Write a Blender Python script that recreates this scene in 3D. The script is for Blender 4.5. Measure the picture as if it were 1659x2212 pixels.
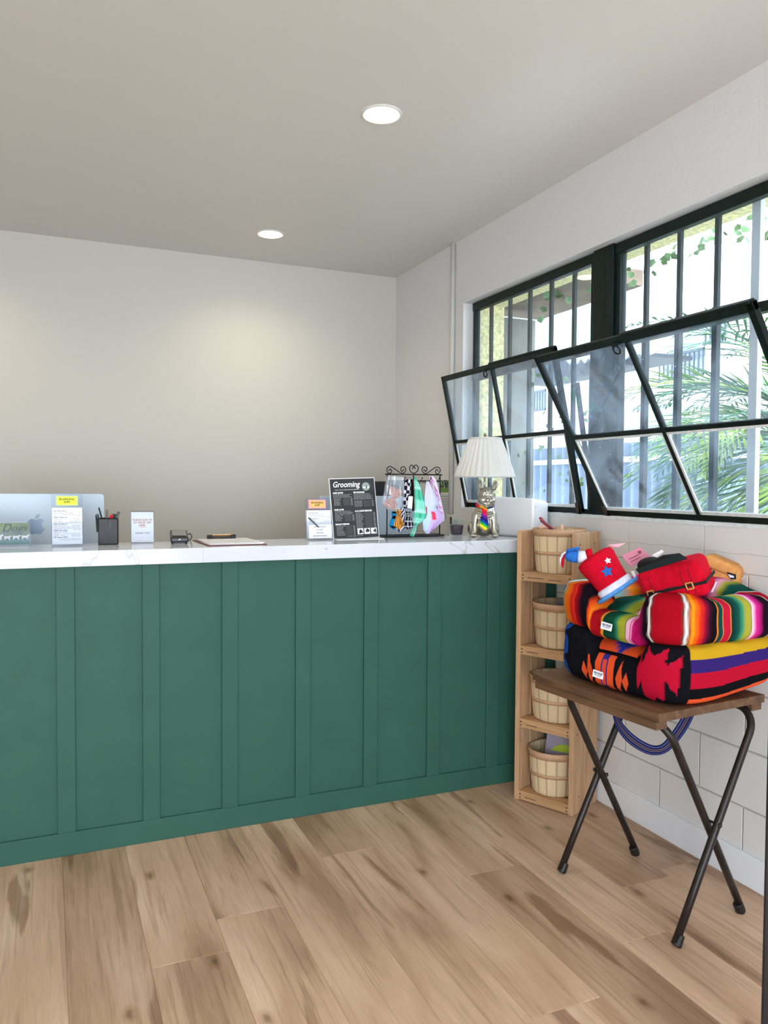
import bpy, bmesh, math, random
from mathutils import Vector, Matrix, Euler, noise
random.seed(7)
PI = math.pi
D = bpy.data
for o in list(D.objects): D.objects.remove(o)
SC = bpy.context.scene
COL = SC.collection

# ---------------------------------------------------------------- camera
F_PX, YAW, PITCH, ROLL = 1693.99, 0.40591, 0.03482, 0.00674
CAM = Vector((0, 0, 1.38))
_f = Vector((math.sin(YAW)*math.cos(PITCH), math.cos(YAW)*math.cos(PITCH), -math.sin(PITCH)))
_r0 = Vector((math.cos(YAW), -math.sin(YAW), 0)); _u0 = _r0.cross(_f)
_r = _r0*math.cos(ROLL)+_u0*math.sin(ROLL); _u = -_r0*math.sin(ROLL)+_u0*math.cos(ROLL)
cd = D.cameras.new('camera'); cam = D.objects.new('camera', cd); COL.objects.link(cam)
cd.sensor_fit = 'HORIZONTAL'; cd.sensor_width = 36; cd.lens = F_PX*36/1659
cd.clip_start = 0.02; cd.clip_end = 200
M = Matrix((( _r.x, _u.x, -_f.x), (_r.y, _u.y, -_f.y), (_r.z, _u.z, -_f.z))).to_4x4()
M.translation = CAM
cam.matrix_world = M
SC.camera = cam

def hexc(h, a=1.0):
    h = h.lstrip('#'); out = []
    for i in (0, 2, 4):
        c = int(h[i:i+2], 16)/255
        out.append(c/12.92 if c <= 0.04045 else ((c+0.055)/1.055)**2.4)
    return (*out, a)

# ---------------------------------------------------------------- world, lights, exposure
SC.view_settings.view_transform = 'Standard'; SC.view_settings.look = 'None'
SC.view_settings.gamma = 1; SC.view_settings.exposure = 0.58
SC.view_settings.use_curve_mapping = False
w = D.worlds.new('sky'); SC.world = w; w.use_nodes = True
bg = w.node_tree.nodes['Background']; bg.inputs[0].default_value = (0.80, 0.90, 1.0, 1); bg.inputs[1].default_value = 4.6

def area(name, loc, rot, sx, sy, power, col):
    l = D.lights.new(name, 'AREA'); l.shape = 'RECTANGLE'; l.size = sx; l.size_y = sy; l.energy = power; l.color = col
    o = D.objects.new(name, l); COL.objects.link(o); o.location = loc; o.rotation_euler = rot
    return o
# daylight entering the open shop front behind the camera, and through the steel windows
area('shopfront_daylight', (-0.9, -2.15, 1.15), (math.radians(76), 0, math.radians(-32)), 2.0, 1.9, 70, (0.84, 0.92, 1.0))
pt = area('window_portal', (2.52, 2.825, 1.84), (0, math.radians(90), 0), 1.2, 2.42, 1, (1, 1, 1)); pt.data.cycles.is_portal = True
sn = D.lights.new('sun', 'SUN'); sn.energy = 8.0; sn.angle = 0.05; sn.color = (1, 0.97, 0.92)
so = D.objects.new('sun', sn); COL.objects.link(so); so.rotation_euler = (math.radians(28), math.radians(-32), 0)

# ---------------------------------------------------------------- helpers
_mats = {}
def nodes_of(name):
    m = D.materials.new(name); m.use_nodes = True
    nt = m.node_tree; b = nt.nodes['Principled BSDF']
    return m, nt, b
def mat(name, col, rough=0.6, metal=0.0, var=0.0, scale=20, bump=0.0, bscale=60, stretch=(1,1,1), spec=0.5, coat=0, sub=0, trans=0, alpha=1, emit=None, es=1, sheen=0):
    if name in _mats: return _mats[name]
    m, nt, b = nodes_of(name)
    c = hexc(col) if isinstance(col, str) else col
    b.inputs['Base Color'].default_value = c; b.inputs['Roughness'].default_value = rough
    b.inputs['Metallic'].default_value = metal; b.inputs['Specular IOR Level'].default_value = spec
    b.inputs['Coat Weight'].default_value = coat; b.inputs['Transmission Weight'].default_value = trans
    b.inputs['Alpha'].default_value = alpha; b.inputs['Sheen Weight'].default_value = sheen
    if emit: b.inputs['Emission Color'].default_value = hexc(emit); b.inputs['Emission Strength'].default_value = es
    L = nt.links
    if var or bump:
        tc = nt.nodes.new('ShaderNodeTexCoord'); mp = nt.nodes.new('ShaderNodeMapping'); mp.inputs['Scale'].default_value = stretch
        L.new(tc.outputs['Object'], mp.inputs[0])
    if var:
        n = nt.nodes.new('ShaderNodeTexNoise'); n.inputs['Scale'].default_value = scale; n.inputs['Detail'].default_value = 6
        L.new(mp.outputs[0], n.inputs['Vector'])
        r = nt.nodes.new('ShaderNodeValToRGB'); r.color_ramp.elements[0].position = 0.3; r.color_ramp.elements[1].position = 0.7
        r.color_ramp.elements[0].color = tuple(x*(1-var) for x in c[:3])+(1,)
        r.color_ramp.elements[1].color = tuple(min(1, x*(1+var)) for x in c[:3])+(1,)
        L.new(n.outputs['Fac'], r.inputs[0]); L.new(r.outputs[0], b.inputs['Base Color'])
    if bump:
        n2 = nt.nodes.new('ShaderNodeTexNoise'); n2.inputs['Scale'].default_value = bscale; n2.inputs['Detail'].default_value = 4
        L.new(mp.outputs[0], n2.inputs['Vector'])
        bp = nt.nodes.new('ShaderNodeBump'); bp.inputs['Strength'].default_value = bump; bp.inputs['Distance'].default_value = 0.004
        L.new(n2.outputs['Fac'], bp.inputs['Height']); L.new(bp.outputs[0], b.inputs['Normal'])
    _mats[name] = m
    return m

def vmat(name, rough=0.9, bump=0.4, bscale=500, sheen=0.0, spec=0.06, fine=0.0):
    """colours woven or printed into the object, stored per vertex"""
    if name in _mats: return _mats[name]
    m, nt, b = nodes_of(name); L = nt.links
    a = nt.nodes.new('ShaderNodeVertexColor'); a.layer_name = 'col'
    b.inputs['Roughness'].default_value = rough; b.inputs['Sheen Weight'].default_value = sheen; b.inputs['Specular IOR Level'].default_value = spec
    L.new(a.outputs[0], b.inputs['Base Color'])
    if bump:
        tc = nt.nodes.new('ShaderNodeTexCoord'); n2 = nt.nodes.new('ShaderNodeTexNoise'); n2.inputs['Scale'].default_value = bscale
        L.new(tc.outputs['Object'], n2.inputs['Vector'])
        bp = nt.nodes.new('ShaderNodeBump'); bp.inputs['Strength'].default_value = bump; bp.inputs['Distance'].default_value = 0.002
        L.new(n2.outputs['Fac'], bp.inputs['Height']); L.new(bp.outputs[0], b.inputs['Normal'])
    _mats[name] = m
    return m

def link(name, me, m=None, parent=None, smooth=False, loc=None, rot=None):
    o = D.objects.new(name, me); COL.objects.link(o)
    if m is not None:
        for mm in (m if isinstance(m, (list, tuple)) else [m]): me.materials.append(mm)
    if smooth:
        for p in me.polygons: p.use_smooth = True
    if parent is not None: o.parent = parent
    if loc is not None: o.location = loc
    if rot is not None: o.rotation_euler = rot
    return o
def fin(name, bm, m=None, parent=None, smooth=False, bevel=0, seg=2, loc=None, rot=None, recalc=True):
    if recalc: bmesh.ops.recalc_face_normals(bm, faces=bm.faces)
    me = D.meshes.new(name); bm.to_mesh(me); bm.free()
    o = link(name, me, m, parent, smooth, loc, rot)
    if bevel:
        b = o.modifiers.new('bevel', 'BEVEL'); b.width = bevel; b.segments = seg; b.limit_method = 'ANGLE'
    return o
def thing(name, label, cat, loc=(0,0,0), rz=0, group=None, rot=None):
    o = D.objects.new(name, None); COL.objects.link(o); o.location = loc
    o.rotation_euler = rot if rot else (0, 0, rz); o.empty_display_size = 0.05
    o['label'] = label; o['category'] = cat
    if group: o['group'] = group
    return o
def tag(o, label, cat, group=None, kind=None):
    o['label'] = label; o['category'] = cat
    if group: o['group'] = group
    if kind: o['kind'] = kind
    return o
def struct(o, label=None):
    o['kind'] = 'structure'
    if label: o['label'] = label
    return o
def box(bm, c, s, R=None, mi=0):
    v = []
    for x in (-.5, .5):
        for y in (-.5, .5):
            for z in (-.5, .5):
                p = Vector((x*s[0], y*s[1], z*s[2]))
                if R is not None: p = R @ p
                v.append(bm.verts.new(p+Vector(c)))
    for f in ((0,1,3,2),(4,6,7,5),(0,4,5,1),(2,3,7,6),(0,2,6,4),(1,5,7,3)):
        fc = bm.faces.new([v[i] for i in f]); fc.material_index = mi
    return v
def mm(bm, a, b, mi=0):
    return box(bm, [(a[i]+b[i])/2 for i in range(3)], [abs(b[i]-a[i]) for i in range(3)], mi=mi)
def tube(bm, pts, r, seg=10, cap=True, closed=False, flat=None):
    pts = [Vector(p) for p in pts]; n = len(pts); rings = []
    up = None
    for i, p in enumerate(pts):
        if closed: t = (pts[(i+1) % n]-pts[i-1]).normalized()
        else: t = (pts[min(i+1, n-1)]-pts[max(i-1, 0)]).normalized()
        if up is None:
            a = Vector((0,0,1)) if abs(t.z) < .9 else Vector((1,0,0)); up = (a-t*a.dot(t)).normalized()
        else: up = (up-t*up.dot(t)).normalized()
        s = t.cross(up); rr = r[i] if isinstance(r, (list, tuple)) else r
        fx, fy = flat if flat else (1, 1)
        rings.append([bm.verts.new(p+(s*math.cos(2*PI*k/seg)*fx+up*math.sin(2*PI*k/seg)*fy)*rr) for k in range(seg)])
    for i in range(n if closed else n-1):
        A, B = rings[i], rings[(i+1) % n]
        for k in range(seg): bm.faces.new((A[k], A[(k+1) % seg], B[(k+1) % seg], B[k]))
    if cap and not closed:
        bm.faces.new(rings[0][::-1]); bm.faces.new(rings[-1])
    return rings
def lathe(bm, prof, seg=32, c=(0,0,0), sx=1, sy=1, wob=None):
    rings = []
    for (r, z) in prof:
        ring = []
        for k in range(seg):
            a = 2*PI*k/seg; rr = r*(wob(a, z) if wob else 1)
            ring.append(bm.verts.new((c[0]+rr*math.cos(a)*sx, c[1]+rr*math.sin(a)*sy, c[2]+z)))
        rings.append(ring)
    for i in range(len(rings)-1):
        for k in range(seg): bm.faces.new((rings[i][k], rings[i][(k+1)%seg], rings[i+1][(k+1)%seg], rings[i+1][k]))
    return rings
def cyl(bm, c, r, h, seg=24, axis='z', mi=0):
    c = Vector(c); ax = {'x': Vector((1,0,0)), 'y': Vector((0,1,0)), 'z': Vector((0,0,1))}[axis]
    n0 = len(bm.faces); tube(bm, [c-ax*h/2, c+ax*h/2], r, seg)
    bm.faces.ensure_lookup_table()
    for f in bm.faces[n0:]: f.material_index = mi
def poly(bm, pts, mi=0):
    f = bm.faces.new([bm.verts.new(p) for p in pts]); f.material_index = mi; return f
def prism(bm, outline, d, mi=0):
    """outline: list of (x,z); extruded along y from 0 to d"""
    A = [bm.verts.new((x, 0, z)) for x, z in outline]; B = [bm.verts.new((x, d, z)) for x, z in outline]
    n = len(A); fs = [bm.faces.new(A), bm.faces.new(B[::-1])]
    for i in range(n): fs.append(bm.faces.new((A[i], B[i], B[(i+1)%n], A[(i+1)%n])))
    for f in fs: f.material_index = mi
def ell(bm, c, r, R=None, sub=3):
    res = bmesh.ops.create_icosphere(bm, subdivisions=sub, radius=1)
    for v in res['verts']:
        p = Vector((v.co.x*r[0], v.co.y*r[1], v.co.z*r[2]))
        if R is not None: p = R @ p
        v.co = p+Vector(c)
def remesh(o, vox, smooth_it=6, f=0.5):
    m = o.modifiers.new('r', 'REMESH'); m.mode = 'VOXEL'; m.voxel_size = vox; m.use_smooth_shade = True
    s = o.modifiers.new('s', 'SMOOTH'); s.iterations = smooth_it; s.factor = f
def color_mesh(o, fn):
    me = o.data; a = me.color_attributes.new('col', 'FLOAT_COLOR', 'POINT')
    for i, v in enumerate(me.vertices): a.data[i].color = fn(v.co, i)
def text(name, body, size, m, parent, loc, rot=(PI/2,0,0), shear=0, align='CENTER', ext=0.0003, bold=0, sx=1):
    cu = D.curves.new('t', 'FONT'); cu.body = body; cu.size = size; cu.shear = shear; cu.align_x = align
    cu.extrude = ext; cu.offset = bold; cu.resolution_u = 3; cu.space_line = 1.0
    t = D.objects.new('t', cu); COL.objects.link(t)
    me = D.meshes.new_from_object(t.evaluated_get(bpy.context.evaluated_depsgraph_get()))
    D.objects.remove(t); D.curves.remove(cu)
    if sx != 1:
        for v in me.vertices: v.co.x *= sx
    me.name = name; me.materials.clear()
    return link(name, me, m, parent, loc=loc, rot=rot)
def ray_y(px, py, y):
    d = _r*((px-829.5)/F_PX)-_u*((py-1106)/F_PX)+_f; t = y/d.y; return CAM+d*t
def dup(root, loc, rz=None, label=None):
    r = root.copy(); COL.objects.link(r); r.location = loc
    if rz is not None: r.rotation_euler = (0, 0, rz)
    if label: r['label'] = label
    for ch in list(root.children):
        c = ch.copy(); COL.objects.link(c); c.parent = r
        for g in ch.children:
            d = g.copy(); COL.objects.link(d); d.parent = c
    return r

# room dimensions
XR, YC, YS, ZL, ZT, YB, ZC = 2.2236, 3.08, 3.05, 1.074, 1.132, 4.987, 2.806
WY0, WY1, WZ0, WZ1 = 1.62, 4.03, 1.24, 2.434

# ---------------------------------------------------------------- structure materials
white_wall = mat('painted plaster', '#D6D3CE', 0.75, bump=0.05, bscale=90)
ceil_m = mat('ceiling paint', '#D6D4D0', 0.45, bump=0.03, bscale=60)
green = mat('green cabinet paint', '#315D50', 0.55, spec=.25, var=0.06, scale=6, bump=0.12, bscale=35)
def block_material():
    m, nt, b = nodes_of('painted block wall'); L = nt.links
    b.inputs['Base Color'].default_value = hexc('#DBDBDC'); b.inputs['Roughness'].default_value = 0.55
    g = nt.nodes.new('ShaderNodeNewGeometry'); sp = nt.nodes.new('ShaderNodeSeparateXYZ'); L.new(g.outputs['Position'], sp.inputs[0])
    ay = nt.nodes.new('ShaderNodeMath'); ay.operation = 'ADD'; ay.inputs[1].default_value = -2.595+0.405*20+0.004; L.new(sp.outputs['Y'], ay.inputs[0])
    az = nt.nodes.new('ShaderNodeMath'); az.operation = 'ADD'; az.inputs[1].default_value = -0.0615+0.0015+0.2035*2; L.new(sp.outputs['Z'], az.inputs[0])
    cb = nt.nodes.new('ShaderNodeCombineXYZ'); L.new(ay.outputs[0], cb.inputs[0]); L.new(az.outputs[0], cb.inputs[1])
    br = nt.nodes.new('ShaderNodeTexBrick'); br.inputs['Scale'].default_value = 1; br.inputs['Brick Width'].default_value = 0.405
    br.inputs['Row Height'].default_value = 0.2035; br.inputs['Mortar Size'].default_value = 0.004; br.inputs['Mortar Smooth'].default_value = 0.9
    br.offset = 0.5; L.new(cb.outputs[0], br.inputs['Vector'])
    # deep joints low on the wall, almost filled with paint higher up
    mr = nt.nodes.new('ShaderNodeMapRange'); mr.inputs['From Min'].default_value = 0.95; mr.inputs['From Max'].default_value = 1.3
    mr.inputs['To Min'].default_value = 0.9; mr.inputs['To Max'].default_value = 0.12; L.new(sp.outputs['Z'], mr.inputs[0])
    bp = nt.nodes.new('ShaderNodeBump'); bp.invert = True; bp.inputs['Distance'].default_value = 0.006
    L.new(mr.outputs[0], bp.inputs['Strength']); L.new(br.outputs['Fac'], bp.inputs['Height'])
    n = nt.nodes.new('ShaderNodeTexNoise'); n.inputs['Scale'].default_value = 45; n.inputs['Detail'].default_value = 8
    L.new(g.outputs['Position'], n.inputs['Vector'])
    b2 = nt.nodes.new('ShaderNodeBump'); b2.inputs['Strength'].default_value = 0.35; b2.inputs['Distance'].default_value = 0.004
    L.new(n.outputs['Fac'], b2.inputs['Height']); L.new(bp.outputs[0], b2.inputs['Normal']); L.new(b2.outputs[0], b.inputs['Normal'])
    return m
block = block_material()

def wood_floor():
    m, nt, b = nodes_of('oak plank floor'); L = nt.links; N = nt.nodes.new
    g = N('ShaderNodeNewGeometry'); a = N('ShaderNodeVertexColor'); a.layer_name = 'col'
    sp = N('ShaderNodeSeparateColor'); L.new(a.outputs[0], sp.inputs[0])
    off = N('ShaderNodeCombineXYZ'); mu = N('ShaderNodeMath'); mu.operation = 'MULTIPLY'; mu.inputs[1].default_value = 37
    L.new(sp.outputs[0], mu.inputs[0]); L.new(mu.outputs[0], off.inputs[0]); L.new(mu.outputs[0], off.inputs[1])
    ad = N('ShaderNodeVectorMath'); ad.operation = 'ADD'; L.new(g.outputs['Position'], ad.inputs[0]); L.new(off.outputs[0], ad.inputs[1])
    def noise_(sc, st, det, dist=0.0):
        mp = N('ShaderNodeMapping'); mp.inputs['Scale'].default_value = st; L.new(ad.outputs[0], mp.inputs[0])
        n = N('ShaderNodeTexNoise'); n.inputs['Scale'].default_value = sc; n.inputs['Detail'].default_value = det; n.inputs['Distortion'].default_value = dist
        L.new(mp.outputs[0], n.inputs['Vector']); return n
    def ramp(src, st):
        r = N('ShaderNodeValToRGB'); e = r.color_ramp.elements
        e[0].position, e[0].color = st[0][0], st[0][1]; e[1].position, e[1].color = st[-1][0], st[-1][1]
        for p, c in st[1:-1]: x = e.new(p); x.color = c
        L.new(src, r.inputs[0]); return r
    def mix(a_, b_, f, mode='MIX'):
        x = N('ShaderNodeMix'); x.data_type = 'RGBA'; x.blend_type = mode
        if isinstance(f, float): x.inputs[0].default_value = f
        else: L.new(f, x.inputs[0])
        L.new(a_, x.inputs[6]); L.new(b_, x.inputs[7]) if not isinstance(b_, tuple) else setattr(x.inputs[7], 'default_value', b_)
        return x.outputs[2]
    broad = noise_(2.6, (2.6, 0.45, 1), 5, 0.5)
    r1 = ramp(broad.outputs['Fac'], [(0.3, hexc('#A98A70')), (0.45, hexc('#C6A88D')), (0.6, hexc('#D6B99F')), (0.75, hexc('#E2CBB5'))])
    grain = noise_(9, (7, 0.22, 1), 8, 0.6)
    r2 = ramp(grain.outputs['Fac'], [(0.32, (0.66, 0.62, 0.58, 1)), (0.47, (0.96, 0.95, 0.94, 1)), (0.7, (1.04, 1.04, 1.04, 1))])
    c = mix(r1.outputs[0], r2.outputs[0], 0.75, 'MULTIPLY')
    fine = noise_(70, (6, 0.16, 1), 5, 0.1)
    r3 = ramp(fine.outputs['Fac'], [(0.35, (0.82, 0.8, 0.78, 1)), (0.6, (1.03, 1.03, 1.03, 1))])
    c = mix(c, r3.outputs[0], 0.6, 'MULTIPLY')
    # long dark cracks
    ck = noise_(2.0, (5.5, 0.55, 1), 6, 0.5)
    r4 = ramp(ck.outputs['Fac'], [(0.61, (1, 1, 1, 1)), (0.67, (0.52, 0.45, 0.41, 1))])
    c = mix(c, r4.outputs[0], 0.9, 'MULTIPLY')
    # knots
    mp = N('ShaderNodeMapping'); mp.inputs['Scale'].default_value = (2.6, 1.35, 1); L.new(ad.outputs[0], mp.inputs[0])
    dn = N('ShaderNodeTexNoise'); dn.inputs['Scale'].default_value = 14; L.new(ad.outputs[0], dn.inputs['Vector'])
    dv = N('ShaderNodeVectorMath'); dv.operation = 'SCALE'; dv.inputs[3].default_value = 0.06; L.new(dn.outputs['Color'], dv.inputs[0])
    da = N('ShaderNodeVectorMath'); da.operation = 'ADD'; L.new(mp.outputs[0], da.inputs[0]); L.new(dv.outputs[0], da.inputs[1])
    v = N('ShaderNodeTexVoronoi'); v.inputs['Scale'].default_value = 1.15; v.voronoi_dimensions = '2D'; L.new(da.outputs[0], v.inputs['Vector'])
    r5 = ramp(v.outputs['Distance'], [(0.014, (0.40, 0.35, 0.32, 1)), (0.034, (0.74, 0.68, 0.62, 1)), (0.075, (1, 1, 1, 1))])
    c = mix(c, r5.outputs[0], 0.9, 'MULTIPLY')
    # plank tone
    pr = ramp(sp.outputs[1], [(0.0, (0.78, 0.74, 0.70, 1)), (0.5, (0.98, 0.96, 0.94, 1)), (1.0, (1.12, 1.11, 1.10, 1))])
    c = mix(c, pr.outputs[0], 1.0, 'MULTIPLY')
    L.new(c, b.inputs['Base Color']); b.inputs['Roughness'].default_value = 0.42; b.inputs['Specular IOR Level'].default_value = 0.35
    bp = N('ShaderNodeBump'); bp.inputs['Strength'].default_value = 0.12; bp.inputs['Distance'].default_value = 0.002
    L.new(grain.outputs['Fac'], bp.inputs['Height']); L.new(bp.outputs[0], b.inputs['Normal'])
    return m

# floor: laid planks, seams every 0.2205 m, end joints where they lie
def build_floor():
    me = D.meshes.new('floor'); bm = bmesh.new(); lay = bm.loops.layers.float_color.new('col')
    x0, W = 0.041, 0.2205; y0, y1 = -2.3, YB
    joints = {1: [2.265, 0.9], 2: [2.445, 1.1], 4: [2.712, 1.35], 5: [1.67], 6: [2.384, 1.0], 7: [1.845, 3.3], 8: [2.11, 0.7], -1: [1.5], 0: [0.9], 3: [0.8]}
    tones = {-1: (.13,.62), 0: (.71,.18), 1: (.33,.7), 2: (.52,.58), 3: (.91,.72), 4: (.27,.30), 5: (.64,.62), 6: (.43,.5), 7: (.83,.25), 8: (.05,.30), 9: (.37,.2)}
    g = 0.0016
    rnd = random.Random(5)
    for k in range(-14, 11):
        xa, xb = x0+k*W, x0+(k+1)*W
        if xa > XR: break
        xb = min(xb, XR+0.02)
        js = sorted(joints.get(k, [rnd.uniform(0, 3)])); ys = [y0]+js+[y1]
        for i in range(len(ys)-1):
            t = tones.get(k, (rnd.random(), rnd.random()))
            c = (t[0]+0.37*i if i == len(ys)-2 else rnd.random(), t[1] if i == len(ys)-2 else rnd.uniform(.2, .8), 0, 1)
            if k == 7 and i == 0: c = (.9, .75, 0, 1)
            if k == 8 and i == 0: c = (.31, .12, 0, 1)
            a0, a1, b0, b1 = xa+g, xb-g, ys[i]+g, ys[i+1]-g
            T = [bm.verts.new(p) for p in ((a0,b0,0),(a1,b0,0),(a1,b1,0),(a0,b1,0))]
            Bt = [bm.verts.new(p) for p in ((a0-g,b0-g,-.002),(a1+g,b0-g,-.002),(a1+g,b1+g,-.002),(a0-g,b1+g,-.002))]
            fs = [bm.faces.new(T)]+[bm.faces.new((T[j], Bt[j], Bt[(j+1)%4], T[(j+1)%4])) for j in range(4)]
            for f in fs:
                for lp in f.loops: lp[lay] = c
    vs = [bm.verts.new(p) for p in ((-3.1,y0,-.0021),(XR+.02,y0,-.0021),(XR+.02,y1,-.0021),(-3.1,y1,-.0021),(-3.1,y0,-.08),(XR+.02,y0,-.08),(XR+.02,y1,-.08),(-3.1,y1,-.08))]
    for f in ((0,1,2,3),(7,6,5,4),(0,4,5,1),(1,5,6,2),(2,6,7,3),(3,7,4,0)):
        fc = bm.faces.new([vs[i] for i in f])
        for lp in fc.loops: lp[lay] = (0.5, 0.0, 0, 1)
    bm.normal_update(); bm.to_mesh(me); bm.free()
    return struct(link('floor', me, wood_floor()))
build_floor()

bm = bmesh.new(); mm(bm, (-3.1, -2.3, ZC), (XR+.28, YB+.1, ZC+.1)); ceiling = struct(fin('ceiling', bm, ceil_m))
bm = bmesh.new(); mm(bm, (-3.1, YB, 0), (XR+.28, YB+.1, ZC)); struct(fin('wall_back', bm, mat('back wall paint', '#CAC8C1', 0.7, bump=0.04, bscale=70)))
bm = bmesh.new(); mm(bm, (-3.1, -2.3, 0), (-3.0, YB, ZC)); struct(fin('wall_left', bm, mat('warm wall paint', '#D8CFC2', 0.7)))
# wall behind the camera with the open shop front
bm = bmesh.new()
mm(bm, (-3.0, -2.3, 0), (-1.7, -2.2, ZC)); mm(bm, (1.2, -2.3, 0), (XR, -2.2, ZC)); mm(bm, (-1.7, -2.3, 2.2), (1.2, -2.2, ZC))
struct(fin('wall_front', bm, white_wall))
# right wall, inner leaf painted blocks, outer leaf stucco
def wall_leaf(x0, x1, y0, y1):
    bm = bmesh.new()
    mm(bm, (x0, y0, 0), (x1, WY0, ZC)); mm(bm, (x0, WY1, 0), (x1, y1, ZC))
    mm(bm, (x0, WY0, 0), (x1, WY1, WZ0)); mm(bm, (x0, WY0, WZ1), (x1, WY1, ZC)); return bm
struct(fin('wall_right', wall_leaf(XR, 2.315, -2.3, YB), block))
stucco = mat('yellow stucco', '#D9CFA0', 0.9, var=0.35, scale=55, bump=0.6, bscale=80)
struct(fin('trim_1', wall_leaf(2.315, 2.50, -2.3, YB), stucco))
# hairline crack in the wall paint below the sill
bm = bmesh.new()
for (ya, yb, z) in ((2.76, 1.62, 1.148),):
    pts = []
    for i in range(60):
        y = ya+(yb-ya)*i/59; pts.append((XR-.0004, y, z+0.006*noise.noise(Vector((y*9, 0, 0)))+0.003*noise.noise(Vector((y*40, 3, 0)))))
    tube(bm, pts, 0.0009, 4)
struct(fin('trim_2', bm, mat('crack line grey', '#C4C0BB', 0.9)))
# baseboard along the right wall
bm = bmesh.new(); mm(bm, (XR-.014, -2.2, 0), (XR, YC, .113)); o = struct(fin('baseboard_right', bm, mat('baseboard white', '#E6EAF2', 0.4), bevel=.003))

# ---------------------------------------------------------------- steel windows
steel = mat('dark green steel', '#0B1A17', 0.45, var=0.3, scale=30, bump=0.3, bscale=60, spec=0.25)
rusty = mat('weathered brown steel', '#3C2E29', 0.7, var=0.4, scale=40, bump=0.4, bscale=60)
putty = mat('white putty', '#D9E0E2', 0.7, var=0.1, scale=60, bump=0.4, bscale=120)
def glass_material(dust=1.0, nm='dusty window glass'):
    m = D.materials.new(nm); m.use_nodes = True; nt = m.node_tree; L = nt.links; N = nt.nodes.new
    for n in list(nt.nodes): nt.nodes.remove(n)
    out = N('ShaderNodeOutputMaterial'); tr = N('ShaderNodeBsdfTransparent'); tr.inputs[0].default_value = (0.93, 0.97, 1.0, 1)
    gl = N('ShaderNodeBsdfGlossy'); gl.inputs['Roughness'].default_value = 0.03
    df = N('ShaderNodeBsdfDiffuse'); df.inputs[0].default_value = (0.75, 0.85, 0.95, 1)
    tl = N('ShaderNodeBsdfTranslucent'); tl.inputs[0].default_value = (0.6, 0.75, 0.95, 1)
    dd = N('ShaderNodeMixShader'); dd.inputs[0].default_value = 0.65; L.new(df.outputs[0], dd.inputs[1]); L.new(tl.outputs[0], dd.inputs[2])
    tc = N('ShaderNodeTexCoord')
    n1 = N('ShaderNodeTexNoise'); n1.inputs['Scale'].default_value = 2.6; n1.inputs['Detail'].default_value = 9; n1.inputs['Distortion'].default_value = 1.8
    L.new(tc.outputs['Object'], n1.inputs['Vector'])
    r1 = N('ShaderNodeMapRange'); r1.inputs['From Min'].default_value = 0.38; r1.inputs['From Max'].default_value = 0.75; r1.inputs['To Min'].default_value = 0.035*dust; r1.inputs['To Max'].default_value = 0.20*dust
    L.new(n1.outputs['Fac'], r1.inputs[0])
    v = N('ShaderNodeTexNoise'); v.inputs['Scale'].default_value = 70; v.inputs['Detail'].default_value = 3; L.new(tc.outputs['Object'], v.inputs['Vector'])
    r2 = N('ShaderNodeMapRange'); r2.inputs['From Min'].default_value = 0.70; r2.inputs['From Max'].default_value = 0.76; r2.inputs['To Min'].default_value = 0; r2.inputs['To Max'].default_value = 0.5*dust
    L.new(v.outputs['Fac'], r2.inputs[0])
    ad = N('ShaderNodeMath'); ad.operation = 'MAXIMUM'; L.new(r1.outputs[0], ad.inputs[0]); L.new(r2.outputs[0], ad.inputs[1])
    m1 = N('ShaderNodeMixShader'); L.new(ad.outputs[0], m1.inputs[0]); L.new(tr.outputs[0], m1.inputs[1]); L.new(dd.outputs[0], m1.inputs[2])
    fw = N('ShaderNodeLayerWeight'); fw.inputs[0].default_value = 0.5; pw = N('ShaderNodeMath'); pw.operation = 'POWER'; pw.inputs[1].default_value = 3.0; L.new(fw.outputs['Facing'], pw.inputs[0])
    fr = N('ShaderNodeMapRange'); fr.inputs['To Min'].default_value = 0.03; fr.inputs['To Max'].default_value = 0.5; L.new(pw.outputs[0], fr.inputs[0])
    m2 = N('ShaderNodeMixShader'); L.new(fr.outputs[0], m2.inputs[0]); L.new(m1.outputs[0], m2.inputs[1]); L.new(gl.outputs[0], m2.inputs[2])
    L.new(m2.outputs[0], out.inputs[0]); return m
gmat = glass_material()
clearg = glass_material(0.12, 'clean window glass')
FX = 2.285
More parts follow.
